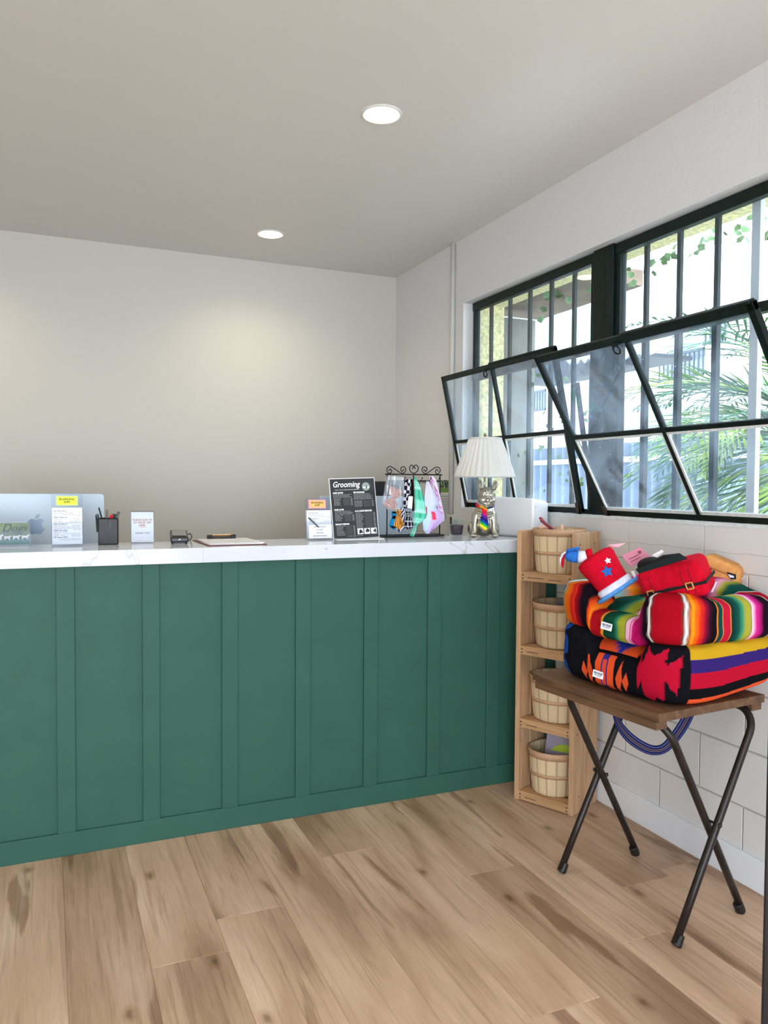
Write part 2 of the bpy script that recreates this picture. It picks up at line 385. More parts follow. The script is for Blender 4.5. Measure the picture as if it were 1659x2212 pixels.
def window(idx, y0, y1, first):
    root = D.objects.new('window_%d' % idx, None); COL.objects.link(root); root['kind'] = 'structure'
    root.location = (FX, (y0+y1)/2, WZ0)
    def L_(x, y, z): return (x-FX, y-(y0+y1)/2, z-WZ0)
    zt = WZ1-0.004
    bm = bmesh.new(); t = 0.028
    mm(bm, L_(FX-.014, y0, zt-.045), L_(FX+.022, y1, zt)); mm(bm, L_(FX-.014, y0, WZ0+.012), L_(FX+.022, y1, WZ0+.035))
    mm(bm, L_(FX-.010, y0, WZ0+.03), L_(FX+.022, y0+t, zt)); mm(bm, L_(FX-.010, y1-t, WZ0+.03), L_(FX+.022, y1, zt))
    fin('window_frame', bm, steel, root, bevel=.003)
    bm = bmesh.new(); mm(bm, L_(FX-.016, y0, 1.985), L_(FX+.024, y1, 2.022)); fin('transom', bm, rusty if idx == 1 else steel, root, bevel=.003)
    bm = bmesh.new(); mm(bm, L_(FX+.002, y0+t, 2.02), L_(FX+.005, y1-t, zt-.04)); fin('upper_glass', bm, clearg, root)
    # lower sash hinged on the sill and tipped into the room
    th = math.radians(12.6 if idx == 1 else 30.0); LEN = .757; Wd = (y1-y0)-.02
    s = D.meshes.new('sash'); bm = bmesh.new(); fw = .026; dp = .022; sy = Wd/2
    mm(bm, (-dp/2, -sy, 0), (dp/2, sy, fw)); mm(bm, (-dp/2, -sy, LEN-.030), (dp/2, sy, LEN))
    mm(bm, (-dp/2-.006, -sy*.99, LEN-.004), (dp/2, sy*0.02, LEN+.006)); 
    mm(bm, (-dp/2, -sy, 0), (dp/2, -sy+fw, LEN)); mm(bm, (-dp/2, sy-fw, 0), (dp/2, sy, LEN))
    sash = fin('sash', bm, steel, root, bevel=.003)
    sash.location = L_(2.238, (y0+y1)/2, WZ0+.018); sash.rotation_euler = (0, -th, 0)
    bm = bmesh.new(); mm(bm, (-.011, -.009, fw), (.009, .009, LEN-.03)); mm(bm, (-.008, -sy+fw, LEN*.5-.009), (.006, sy-fw, LEN*.5+.009))
    fin('muntin', bm, steel, sash, bevel=.003)
    for (a, b_) in ((-sy+fw, -.009), (.009, sy-fw)):
        for (c, d_) in ((fw, LEN*.5-.009), (LEN*.5+.009, LEN-.03)):
            bm = bmesh.new(); mm(bm, (-.0015, a, c), (.0015, b_, d_)); fin('pane', bm, gmat, sash)
    bm = bmesh.new(); k = .009
    for (a, b_) in ((-sy+fw, -.009), (.009, sy-fw)):
        for (c, d_) in ((fw, LEN*.5-.009),):
            mm(bm, (-.008, a, c), (-.002, a+k, d_)); mm(bm, (-.008, b_-k, c), (-.002, b_, d_)); mm(bm, (-.008, a, c), (-.002, b_, c+k*1.5)); mm(bm, (-.008, a, d_-k), (-.002, b_, d_))
    fin('putty_bead', bm, putty, sash)
    bm = bmesh.new(); tube(bm, [(-.020, .045+.016*math.cos(q*PI/8), LEN-.045+.016*math.sin(q*PI/8)) for q in range(16)], .004, 6, closed=True)
    mm(bm, (-.026, .036, LEN-.032), (-.010, .056, LEN-.020)); fin('ring_pull', bm, steel, sash, smooth=False)
    for sgn in (-1, 1):
        bm = bmesh.new(); cyl(bm, (-.004, sgn*(sy-.02), .006), .013, .018, 12, 'y'); mm(bm, (-.016, sgn*(sy-.02)-.009, .0), (.012, sgn*(sy-.02)+.009, .05)); fin('hinge_lug', bm, rusty, sash)
    return root
window(1, 2.905, 4.005, True); window(2, 1.65, 2.765, False)
# steel post between the two windows, reaching down to the sill
bm = bmesh.new(); mm(bm, (2.262, 2.768, WZ0), (2.34, 2.815, WZ1)); mm(bm, (2.262, 2.815, WZ0), (2.30, 2.902, WZ1)); mm(bm, (2.30, 2.815, WZ0), (2.345, 2.895, WZ1))
struct(fin('trim_3', bm, steel, bevel=.004))
# rusty inner stay beside the post
bm = bmesh.new(); tube(bm, [(2.17, 2.885, 1.84), (2.30, 2.93, 1.28)], .012, 8); struct(fin('trim_4', bm, rusty))
# sill lip with ragged white paint
bm = bmesh.new()
n = 90
for i in range(n):
    ya = WY0+(WY1-WY0)*i/n; yb = WY0+(WY1-WY0)*(i+1)/n; h = .012+.005*noise.noise(Vector((ya*14, 1, 0)))
    mm(bm, (XR-.002, ya, WZ0-.002), (2.30, yb, WZ0+h))
struct(fin('trim_5', bm, putty))
# light jamb strip at the far side of the opening
bm = bmesh.new(); mm(bm, (2.288, 4.005, WZ0), (2.315, 4.03, WZ1)); mm(bm, (2.288, 2.9, WZ1-.03+.012), (2.315, 4.03, WZ1)); struct(fin('trim_6', bm, mat('light grey paint', '#C9CFD3', .6)))
# security bars outside the glass
gr = thing('security_grille', 'dark green vertical steel bars fixed outside the windows', 'window bars', (2.365, 2.8, WZ0))
for y in (3.95, 3.75, 3.555, 3.362, 3.172, 2.985, 2.672, 2.48, 2.285, 1.905, 1.72):
    bm = bmesh.new(); mm(bm, (-.009, y-2.8-.010, -.02), (.009, y-2.8+.010, WZ1-WZ0+.02))
    if y < 2.9: mm(bm, (-.012, y-2.8-.0125, -.0), (.012, y-2.8+.0125, .83))
    fin('bar', bm, steel, gr, bevel=.002)
bm = bmesh.new(); mm(bm, (-.012, 2.10-2.8-.019, -.02), (.012, 2.10-2.8+.019, WZ1-WZ0+.02)); o = fin('bar', bm, mat('light grey paint', '#C9CFD3', .6), gr, bevel=.002); o['label'] = 'wider pale grey bar'

# ---------------------------------------------------------------- outdoors
bm = bmesh.new(); mm(bm, (2.5, -6, -.3), (30, 40, -.15)); struct(fin('ground', bm, mat('pale concrete yard', '#D5D3CC', .9, var=.1, scale=3)))
# corrugated fence
fence_m = mat('bluish galvanised sheet', '#66788F', .5, var=.12, scale=4)
fr = thing('corrugated_fence', 'blue grey corrugated metal fence across the yard outside the windows', 'fence', (6.0, 6, -.15))
bm = bmesh.new(); n = 900; prev = None
for i in range(n+1):
    y = -6+10*i/n; x = .032*math.sin(y*2*PI/.16)
    a, b_ = bm.verts.new((x, y, 0)), bm.verts.new((x, y, 2.02))
    c_, d_ = bm.verts.new((x+.012, y, 0)), bm.verts.new((x+.012, y, 2.02))
    if prev: bm.faces.new((prev[0], a, b_, prev[1])); bm.faces.new((prev[3], d_, c_, prev[2])); bm.faces.new((prev[1], b_, d_, prev[3]))
    prev = (a, b_, c_, d_)
fin('fence_sheet', bm, fence_m, fr, recalc=False)
bm = bmesh.new(); mm(bm, (-.09, -6, 1.80), (-.05, 4, 1.86)); fin('fence_rail', bm, mat('pale fence rail', '#C3CDD8', .6), fr)
# building across the yard
bl = thing('apartment_building', 'tall white building across the yard with small barred balconies', 'building', (9, 8, -.2))
wht = mat('white render', '#E4E4E2', .9, var=.03, scale=2)
bm = bmesh.new(); mm(bm, (0, -1.2, 0), (6, 22, 6.6)); mm(bm, (1.2, -9, 0), (6, -1.2, 4.9)); fin('building_wall', bm, wht, bl)
bm = bmesh.new(); mm(bm, (-.25, 1.2, 2.54), (.01, 4.0, 2.85)); fin('canopy', bm, mat('grey blue roof sheet', '#8391A6', .7), bl)
for (y0, y1, z0, z1) in ((.9, 1.75, 3.28, 4.0), (.5, .82, 3.72, 4.2), (4.9, 5.35, 3.1, 3.5), (6.2, 6.6, 3.1, 3.5)):
    bm = bmesh.new(); mm(bm, (-.02, y0, z0), (.05, y1, z1)); wd = fin('window', bm, mat('far window glass', '#7E8B98', .2), bl)
    bm = bmesh.new(); mm(bm, (-.09, y0-.05, z0+.32), (-.06, y1+.05, z0+.36)); mm(bm, (-.09, y0-.05, z0-.05), (-.06, y1+.05, z0-.01))
    q = y0-.05
    while q <= y1+.05: mm(bm, (-.085, q, z0-.05), (-.065, q+.02, z0+.36)); q += .09
    fin('railing', bm, mat('dark railing', '#39424C', .6), wd)
# awning of corrugated sheets
aw = thing('corrugated_awning', 'pale teal corrugated awning roof with a dark beam, outside the far window', 'awning', (5.0, 7.2, 0))
bm = bmesh.new(); NX = 160; prev = None
for i in range(NX+1):
    u = i/NX; z = 2.80+1.08*u+.03*math.sin(u*2*PI*9); x = u*1.0
    a, b_ = bm.verts.new((x, 1.5+1.6*u, z)), bm.verts.new((x, -.86+1.96*u-.25*math.sin(u*PI), z))
    if prev: bm.faces.new((prev[0], a, b_, prev[1]))
    prev = (a, b_)
o = fin('roof_sheet', bm, mat('pale teal sheet', '#7FAFB0', .5), aw, recalc=False); s = o.modifiers.new('s', 'SOLIDIFY'); s.thickness = .008
bm = bmesh.new(); mm(bm, (.0, -1.3, 2.52), (.12, 1.6, 2.76)); fin('beam', bm, mat('dark awning beam', '#1E252D', .7), aw)
bm = bmesh.new(); mm(bm, (.12, -.9, 2.70), (1.2, 1.6, 2.74)); fin('soffit', bm, mat('dark awning beam', ''), aw)
bm = bmesh.new(); prev = None
for i in range(60):
    y = -1.9+1.2*i/59; zz = 2.62+.02*math.sin(i*1.1)+.10*i/59
    a, b_ = bm.verts.new((-.25, y, zz-.12)), bm.verts.new((.4, y, zz+.15))
    if prev: bm.faces.new((prev[0], a, b_, prev[1]))
    prev = (a, b_)
o = fin('small_canopy', bm, mat('grey blue sheet', '#68737F', .6), aw, recalc=False); s = o.modifiers.new('s', 'SOLIDIFY'); s.thickness = .008
for y in (-.8, 1.3):
    bm = bmesh.new(); mm(bm, (.02, y, -.15), (.10, y+.08, 2.52)); fin('post', bm, mat('dark awning beam', ''), aw)
# brown pier / side return of the neighbouring shed right outside the far window
bm = bmesh.new(); mm(bm, (2.52, 4.12, -.15), (2.78, 4.3, 2.40)); struct(fin('trim_7', bm, mat('streaky grey block', '#8F8D8A', .9, var=.5, scale=5, stretch=(1, 1, .35))))
bm = bmesh.new(); mm(bm, (2.50, 3.42, 2.475), (3.0, 4.4, 2.56)); struct(fin('trim_8', bm, mat('brown eave boards', '#6B5A4E', .9, var=.3, scale=8)))
# ivy
leaf_m = mat('ivy leaf green', '#5E7F55', .6, var=.35, scale=30)
def ivy(pts_fn, n, size, seed):
    rnd = random.Random(seed); bm = bmesh.new()
    for i in range(n):
        c = Vector(pts_fn(rnd)); s = size*rnd.uniform(.6, 1.2)
        R = Euler((rnd.uniform(-.8, .8), rnd.uniform(-.8, .8), rnd.uniform(0, 6.28))).to_matrix()
        star = [(0, -1), (.5, -.6), (1, -.2), (.72, .2), (.6, .62), (0, .55), (-.6, .62), (-.72, .2), (-1, -.2), (-.5, -.6)]
        A = [bm.verts.new(c+R@Vector((.15*abs(x)*s, x*s, z*s))) for x, z in star]
        m_ = bm.verts.new(c)
        for k in range(10): bm.faces.new((A[k], A[(k+1)%10], m_))
    o = fin('ivy', bm, leaf_m, recalc=False); return o
tag(ivy(lambda r: (2.56+r.random()*.16, 1.5+r.random()*2.5, 2.47-abs(r.gauss(0, .045))), 110, .024, 3), 'ivy leaves hanging from the outer lintel above the windows', 'ivy', kind='stuff')
tag(ivy(lambda r: (2.60+r.random()*.5, 3.93+r.random()*.12, 1.2+r.random()*.85), 55, .019, 5), 'ivy climbing the outer pier beside the far window', 'ivy', kind='stuff')
# palm
pl = thing('palm_tree', 'feathery green palm outside the right hand window', 'palm', (4.2, 3.15, -.15))
palm_m = [mat('palm leaf light', '#8FAE3A', .5, var=.2, scale=3), mat('palm leaf', '#4F7F4A', .5, var=.2, scale=3), mat('palm leaf dark', '#2F5F43', .5, var=.2, scale=3)]
bm = bmesh.new(); lathe(bm, [(.16, 0), (.14, .5), (.15, 1.0), (.14, 1.6), (.02, 1.85)], 16); fin('trunk', bm, mat('palm trunk', '#6B5B48', .9, bump=.8, bscale=40), pl)
rnd = random.Random(11)
for k in range(54):
    az = math.radians(rnd.uniform(70, 230)) if k < 46 else rnd.uniform(0, 6.28)
    el = math.radians(rnd.uniform(-45, 82) if k % 2 else rnd.uniform(25, 75)); ln = rnd.uniform(1.1, 1.6)
    bm = bmesh.new(); pts = []; p = Vector((0, 0, 1.72)); d = el
    for i in range(17):
        pts.append(p.copy()); p = p+Vector((math.cos(az)*math.cos(d), math.sin(az)*math.cos(d), math.sin(d)))*ln/16; d -= math.radians(5.5)
    tube(bm, pts, [.012*(1-i/18) for i in range(17)], 5)
    for i in range(2, 17):
        for sub in (0, .5):
            if i == 16 and sub: continue
            q = pts[i].lerp(pts[min(i+1, 16)], sub); t = (pts[min(i+1, 16)]-pts[i-1]).normalized()
            sd = t.cross(Vector((0, 0, 1))).normalized(); upv = sd.cross(t)
            Ll = .34*math.sin(PI*min(1, (i+sub)/18+.12))+.05
            for sg in (-1, 1):
                dr = (t*.75+sd*sg*.8+upv*rnd.uniform(.0, .4)+Vector((0, 0, -.15))).normalized(); wv = t*.014
                bm.faces.new([bm.verts.new(v) for v in (q-wv, q+dr*Ll*.5-wv*.9+Vector((0,0,.004)), q+dr*Ll+Vector((0, 0, -.02)), q+dr*Ll*.5+wv*.9)])
    fin('frond', bm, palm_m[k % 3], pl, recalc=False)

# ---------------------------------------------------------------- conduit, paper on wall
bm = bmesh.new(); tube(bm, [(XR-.014, 4.135, 1.20), (XR-.014, 4.135, ZC)], .013, 14); o = fin('conduit_pipe', bm, mat('painted conduit', '#D2D1CE', .5), smooth=True)
tag(o, 'white painted conduit pipe running down the block wall to the ceiling', 'pipe')
t = thing('junction_box', 'small grey junction box at the foot of the conduit pipe', 'junction box', (XR, 4.12, 1.17))
bm = bmesh.new(); mm(bm, (-.03, -.04, -.035), (0, .045, .035)); fin('box_body', bm, mat('painted conduit', '#D2D1CE'), t, bevel=.003)
bm = bmesh.new(); mm(bm, (-.0315, -.03, -.02), (-.029, -.008, .02)); fin('socket_slot', bm, mat('black plastic', '#15161A', .5), t)
t = thing('wall_calendar', 'pinned wall calendar with a photo of green trees, behind the wire rack', 'calendar', (XR-.001, 4.24, 1.18))
def vq(name, p0, p1, fn, nx, ny, m, parent, axis='yz', loc=None, rot=None, th=.0):
    """grid of coloured squares spanning a rectangle"""
    me = D.meshes.new(name); bm = bmesh.new(); lay = bm.loops.layers.float_color.new('col')
    for i in range(nx):
        for j in range(ny):
            u0, u1, v0, v1 = i/nx, (i+1)/nx, j/ny, (j+1)/ny; q = []
            for (u, v) in ((u0, v0), (u1, v0), (u1, v1), (u0, v1)):
                a = p0[0]+(p1[0]-p0[0])*u; b_ = p0[1]+(p1[1]-p0[1])*v
                q.append((0, a, b_) if axis == 'yz' else (a, th, b_))
            f = bm.faces.new([bm.verts.new(x) for x in q]); c = fn((u0+u1)/2, (v0+v1)/2)
            for lp in f.loops: lp[lay] = c
    bm.to_mesh(me); bm.free(); return link(name, me, m, parent, loc=loc, rot=rot)
printm = vmat('printed ink', .5, 0)
rr = random.Random(2)
bm = bmesh.new(); mm(bm, (-.002, -.06, 0), (0, .06, .235)); fin('paper_sheet', bm, mat('paper white', '#DADADA', .8), t)
tree_cols = [hexc(c) for c in ('#2E3B30', '#5B7A4A', '#9FB07A', '#8FA3B5', '#3A4A55')]
vq('photo_print', (-.055, .155), (.055, .23), lambda u, v: hexc('#6F9350') if v < .35 else tree_cols[int(abs(noise.noise(Vector((u*9, v*2, 4))))*9) % 5], 22, 14, printm, t, loc=(-.0025, 0, 0))
vq('date_lines', (-.055, .005), (.055, .145), lambda u, v: hexc('#77787C') if (v*9) % 1 < .16 else hexc('#C7C9CC'), 2, 54, printm, t, loc=(-.0025, 0, 0))

# ---------------------------------------------------------------- ceiling lights
def ceiling_light(loc, label):
    t = thing('ceiling_light', label, 'ceiling light', loc, group='recessed ceiling lights')
    bm = bmesh.new(); lathe(bm, [(.064, .012), (.066, -.004), (.075, -.006), (.081, -.002), (.081, .0)], 48); fin('trim_ring', bm, mat('white enamel', '#D8D8D6', .4), t, smooth=True)
    bm = bmesh.new(); lathe(bm, [(.0001, -.012), (.045, -.011), (.062, -.006), (.064, .0)], 48)
    e = mat('lamp lens', '#FFFFFF', .4, emit='#FFF1CE', es=9); fin('lens', bm, e, t, smooth=True)
    return t
c1 = ceiling_light((1.195, 2.83, ZC), 'round recessed ceiling light nearer the camera, larger of the two')
c2 = dup(c1, (1.182, 4.42, ZC), label='round recessed ceiling light near the back wall, lower in view')
def spot(loc, e, col, ang=150, r=.06):
    l = D.lights.new('warm_spot', 'SPOT'); l.energy = e; l.color = col; l.spot_size = math.radians(ang); l.spot_blend = .9; l.shadow_soft_size = r
    o = D.objects.new('warm_spot', l); COL.objects.link(o); o.location = loc
spot((1.195, 2.83, ZC-.03), 10, (1, .88, .68)); spot((1.182, 4.42, ZC-.03), 17, (1, .84, .56))
# unseen warm spots without fixtures, added for the warm tone on the left
for loc in ((-.55, 4.42, ZC-.03), (-.55, 2.83, ZC-.03), (-1.9, 1.2, ZC-.03)): spot(loc, 13, (1, .84, .62))

# ---------------------------------------------------------------- counter
XL = -2.0
ct = thing('reception_counter', 'green panelled reception counter with flat battens, running wall to wall', 'counter', (0, YC, 0))
bm = bmesh.new(); mm(bm, (XL, .012, 0), (XR-.001, .11, ZL)); fin('counter_body', bm, green, ct)
bm = bmesh.new(); mm(bm, (XL, 0, 0), (XR-.001, .012, .086)); fin('base_rail', bm, green, ct, bevel=.002)
for k in range(-6, 8):
    x = .0265+.3025*k; bm = bmesh.new(); mm(bm, (x, .0, .086), (min(x+.0635, XR-.001), .012, ZL)); fin('batten', bm, green, ct, bevel=.002)
def quartz():
    m, nt, b = nodes_of('white veined quartz'); L = nt.links; N = nt.nodes.new
    tc = N('ShaderNodeTexCoord'); mp = N('ShaderNodeMapping'); mp.inputs['Rotation'].default_value = (.3, .5, .8); mp.inputs['Location'].default_value = (1.4, .2, .6)
    L.new(tc.outputs['Object'], mp.inputs[0])
    n = N('ShaderNodeTexNoise'); n.inputs['Scale'].default_value = 1.25; n.inputs['Detail'].default_value = 6; n.inputs['Distortion'].default_value = .9; L.new(mp.outputs[0], n.inputs['Vector'])
    s = N('ShaderNodeMath'); s.operation = 'SUBTRACT'; s.inputs[1].default_value = .5; L.new(n.outputs['Fac'], s.inputs[0])
    a = N('ShaderNodeMath'); a.operation = 'ABSOLUTE'; L.new(s.outputs[0], a.inputs[0])
    r = N('ShaderNodeValToRGB'); r.color_ramp.elements[0].position = 0; r.color_ramp.elements[0].color = hexc('#B4B6B9'); r.color_ramp.elements[1].position = .0028; r.color_ramp.elements[1].color = hexc('#D6DCE4')
    L.new(a.outputs[0], r.inputs[0]); L.new(r.outputs[0], b.inputs['Base Color']); b.inputs['Roughness'].default_value = .09
    return m
bm = bmesh.new(); mm(bm, (XL, YS, ZL), (XR-.001, 3.425, ZT)); o = fin('countertop', bm, quartz(), bevel=.002)
tag(o, 'long white quartz worktop with thin grey veins on the green counter', 'countertop')
# the desk behind it, lower down
dk = thing('work_desk', 'white work desk behind the reception counter, hidden below the quartz top', 'desk', (0, 3.7, 0))
bm = bmesh.new(); mm(bm, (XL, -.50+.0, .72), (2.1, .45, .75)); fin('desk_top', bm, mat('white laminate', '#E2E3E4', .4), dk)
for x in (-1.9, .1, 2.05):
    bm = bmesh.new(); mm(bm, (x-.015, -.48, 0), (x+.015, .43, .72)); fin('side_panel', bm, mat('white laminate', '#E2E3E4'), dk)

# ---------------------------------------------------------------- computers
alu = mat('brushed aluminium', '#B4C1CE', .45, metal=.2)
def rrect(w, h, r, n=6):
    pts = []
    for (cx, cz, a0) in ((w/2-r, h-r, 0), (-w/2+r, h-r, PI/2), (-w/2+r, r, PI), (w/2-r, r, 1.5*PI)):
        for i in range(n+1): a = a0+PI/2*i/n; pts.append((cx+r*math.cos(a), cz+r*math.sin(a)))
    return pts
def computer(label, x, y, w, ztop, hgt, logo, rz=0):
    t = thing('desktop_computer', label, 'computer', (x, y, .75), rz)
    zb = ztop-.75-hgt
    bm = bmesh.new(); prism(bm, [(a, b_+zb) for a, b_ in rrect(w, hgt, .016)], .022); fin('display_shell', bm, alu, t, bevel=.002)
    bm = bmesh.new(); prism(bm, [(a, b_+zb+.06) for a, b_ in rrect(w-.02, hgt-.075, .004)], .001); o = fin('screen', bm, mat('screen glass', '#0B0C10', .1), t); o.location.y = .0222
    bm = bmesh.new(); mm(bm, (-.09, -.04, 0), (.09, .14, .006)); mm(bm, (-.085, -.03, .004), (.085, -.024, zb+.09)); mm(bm, (-.085, -.028, zb+.05), (.085, .004, zb+.09)); fin('stand', bm, alu, t)
    if logo:
        body = [(640,742),(615,731),(585,724),(545,731),(508,755),(487,790),(480,835),(486,885),(505,930),(530,963),(560,985),(590,990),(615,983),(640,980),(665,984),(700,991),(735,982),(770,945),(797,900),(770,880),(752,850),(745,812),(755,778),(783,750),(762,733),(725,721),(690,727),(662,737)]
        leaf = [(635,720),(637,690),(655,662),(685,643),(712,638),(712,662),(700,690),(672,712)]
        bm = bmesh.new(); lx, lz = (-.047-x), 1.187-.75
        for sh in (body, leaf):
            prism(bm, [(lx+(a-640)*.0002266, lz-(b_-855)*.000253) for a, b_ in sh], .0008)
        o = fin('fruit_emblem', bm, mat('emblem grey', '#5F6F80', .3, metal=.3), t); o.location.y = -.0009
    return t
computer('aluminium desktop computer with dark fruit emblem on its back, behind the boarding slips', -.046, 3.75, .566, 1.331, .46, True)
computer('pale aluminium desktop computer partly hidden behind the black grooming sign', 1.525, 3.75, .53, 1.321, .45, False)
# office chair
chm = mat('black chair fabric', '#211F22', .8)
t = thing('office_chair', 'black office chair back seen through the wire rack', 'chair', (1.87, 4.34, 0), 0)
bm = bmesh.new(); prism(bm, [(a, b_+.62) for a, b_ in rrect(.42, .78, .07)], .06); fin('backrest', bm, chm, t, bevel=.015)
bm = bmesh.new(); prism(bm, rrect(.46, .08, .03), .44); o = fin('seat', bm, chm, t, bevel=.01); o.location = (0, .02, .45)
bm = bmesh.new(); cyl(bm, (0, .24, .26), .025, .40); fin('gas_post', bm, mat('black plastic', '#15161A'), t)
bm = bmesh.new()
for k in range(5):
    a = 2*PI*k/5; tube(bm, [(0, .24, .09), (.28*math.cos(a), .24+.28*math.sin(a), .06)], [.025, .016], 8); ell(bm, (.28*math.cos(a), .24+.28*math.sin(a), .028), (.026, .026, .028), sub=2)
fin('wheel_base', bm, mat('black plastic', '#15161A'), t)

# ---------------------------------------------------------------- items on the countertop
clear = None
def clear_plastic():
    m = D.materials.new('clear acrylic'); m.use_nodes = True; nt = m.node_tree; L = nt.links; N = nt.nodes.new
    for n in list(nt.nodes): nt.nodes.remove(n)
    o = N('ShaderNodeOutputMaterial'); tr = N('ShaderNodeBsdfTransparent'); tr.inputs[0].default_value = (.93, .95, .98, 1)
    gl = N('ShaderNodeBsdfGlossy'); gl.inputs['Roughness'].default_value = .06; gl.inputs[0].default_value = (.95, .97, 1, 1)
    lw = N('ShaderNodeLayerWeight'); lw.inputs[0].default_value = .35; mr = N('ShaderNodeMapRange'); mr.inputs['To Min'].default_value = .004; mr.inputs['To Max'].default_value = .16
    L.new(lw.outputs['Facing'], mr.inputs[0]); mx = N('ShaderNodeMixShader'); L.new(mr.outputs[0], mx.inputs[0]); L.new(tr.outputs[0], mx.inputs[1]); L.new(gl.outputs[0], mx.inputs[2]); L.new(mx.outputs[0], o.inputs[0])
    return m
clear = clear_plastic()
paper = mat('paper white', '#DADADA'); paper2 = mat('bright white paper', '#F0F1F4', .7)
ink = mat('black ink', '#22242A', .7); inkg = mat('grey ink', '#8B9098', .7)
def bars(bm, x0, x1, z, h, rnd, fill=.85, y=0, word=(.008, .02)):
    x = x0
    while x < x1:
        wl = rnd.uniform(*word); e = min(x+wl, x1)
        if rnd.random() < fill: poly(bm, [(x, y, z), (e, y, z), (e, y, z+h), (x, y, z+h)])
        x = e+.0025
# name plate in clear holder
def counter_item(name, label, cat, x, y, rz=0, group=None): return thing(name, label, cat, (x, y, ZT), rz, group)
t = counter_item('name_plate', 'green sign lettered Dogs with white dogs, in a clear holder at the left', 'sign', -.19, 3.33)
TW = .125
tilt = math.radians(-10)
bm = bmesh.new(); mm(bm, (-TW, -.001, .008), (TW, .001, .092)); pl_ = fin('printed_card', bm, mat('olive green print', '#6C7E48', .5, var=.25, scale=14), t, rot=(tilt, 0, 0))
text('lettering', 'd Dogs', .044, mat('black ink', ''), pl_, (.117, -.0013, .058), shear=.35, align='RIGHT', sx=.95)
bm = bmesh.new(); mm(bm, (-TW, -.0016, .009), (TW, -.0012, .032)); fin('teal_strip', bm, mat('teal print', '#4E7A76', .5, var=.2, scale=30), pl_)
bm = bmesh.new(); rnd = random.Random(9)
for k in range(8):
    cx = .112-k*.031; s = rnd.uniform(.8, 1.15)
    outl = [(-.013,.0),(-.010,.001),(-.008,.008),(.003,.008),(.006,.0),(.009,.0),(.008,.011),(.013,.014),(.014,.019),(.010,.021),(.006,.017),(-.009,.016),(-.014,.020)]
    prism(bm, [(cx+a*s, .026+b_*s) for a, b_ in outl], .0003)
o = fin('dog_silhouettes', bm, mat('pale pink white print', '#E6DADC', .6), pl_); o.location.y = -.0021
bm = bmesh.new(); mm(bm, (-TW-.004, .004, .001), (TW+.006, .006, .10)); mm(bm, (-TW-.004, -.014, .001), (TW+.006, -.012, .062)); mm(bm, (-TW-.004, -.014, .0), (TW+.006, .006, .002)); mm(bm, (TW+.004, -.014, .0), (TW+.006, .006, .062))
fin('acrylic_holder', bm, clear, t, rot=(0, 0, 0))
# brochure holders with slips
def slip_holder(label, x, y, w, h, cardcol, edgecol, ww, second=False, rz=0):
    t = counter_item('slip_holder', label, 'brochure holder', x, y, rz, 'clear holders of boarding slips')
    ti = math.radians(-7)
    bm = bmesh.new(); mm(bm, (-w/2-.003, .004, 0), (w/2+.003, .006, h+.057)); fin('acrylic_back', bm, clear, t, rot=(ti, 0, 0))
    bm = bmesh.new(); mm(bm, (-w/2-.003, -.024, 0), (w/2+.003, -.022, h*.62)); mm(bm, (-w/2-.003, -.024, 0), (w/2+.003, .006, .002)); mm(bm, (-w/2-.003, -.024, 0), (-w/2-.001, .006, h*.62)); mm(bm, (w/2+.001, -.024, 0), (w/2+.003, .006, h*.62)); fin('acrylic_pocket', bm, clear, t, rot=(ti, 0, 0))
    bm = bmesh.new(); mm(bm, (-w/2, -.019, .004), (w/2, -.001, h)); s = fin('slip_stack', bm, paper2, t, rot=(ti, 0, 0))
    bm = bmesh.new(); rnd = random.Random(3); z = h-.014; k = 0
    while z > h*.10:
        if second and z < h*.52: break
        if k % 5 == 0: bars(bm, -w/2+.006, 0, z, .0028, rnd, 1, -.0195)
        else: bars(bm, -w/2+.006, w/2-.006, z, .0012, rnd, .8, -.0195)
        z -= .0052; k += 1
    fin('form_lines', bm, inkg, s)
    if second:
        bm = bmesh.new(); mm(bm, (-w/2+.004, -.0275, .004), (w/2, -.0245, h*.5)); c2_ = fin('front_card', bm, paper2, t, rot=(ti, 0, 0))
        bm = bmesh.new(); rnd = random.Random(8)
        for k_, (hw) in enumerate((.028, .015, .017, .032)): bars(bm, -hw, hw, h*.41-.0135*k_, .004, rnd, 1, -.0279, (.004, .009))
        fin('printed_lines', bm, inkg, c2_)
    bm = bmesh.new(); mm(bm, (-ww/2, -.001, h+.010), (ww/2, .0015, h+.010+ww*.48)); c = fin('label_card', bm, mat('card '+edgecol, edgecol, .5), t, rot=(ti, 0, 0), bevel=.0008)
    bm = bmesh.new(); mm(bm, (-ww*.42, -.0015, h+.010+ww*.055), (ww*.42, -.0009, h+.010+ww*.43)); fin('label_patch', bm, mat('card '+cardcol, cardcol, .5), c)
    text('label_text', 'BOARDING\nSLIPS', ww*.135, ink, c, (0, -.0018, h+.010+ww*.27), bold=.0002)
    return t
slip_holder('clear slip holder with fluorescent yellow boarding label, before the left computer', .072, 3.325, .110, .148, '#EDF52E', '#C9F08A', .08)
t = slip_holder('clear slip holder with pink and orange boarding label, beside the grooming sign', 1.118, 3.345, .112, .130, '#FFC268', '#FF9DB8', .082, True)
bm = bmesh.new(); tube(bm, [(-.054, -.030, .098), (-.012, -.036, .058)], .0035, 8); tube(bm, [(-.058, -.0295, .102), (-.054, -.030, .098)], [.001, .003], 8)
o = fin('pen', bm, mat('grey pen barrel', '#55606A', .3, metal=.4)); o.location = t.location; tag(o, 'grey pen leaning across the slips in the pink-labelled holder', 'pen')
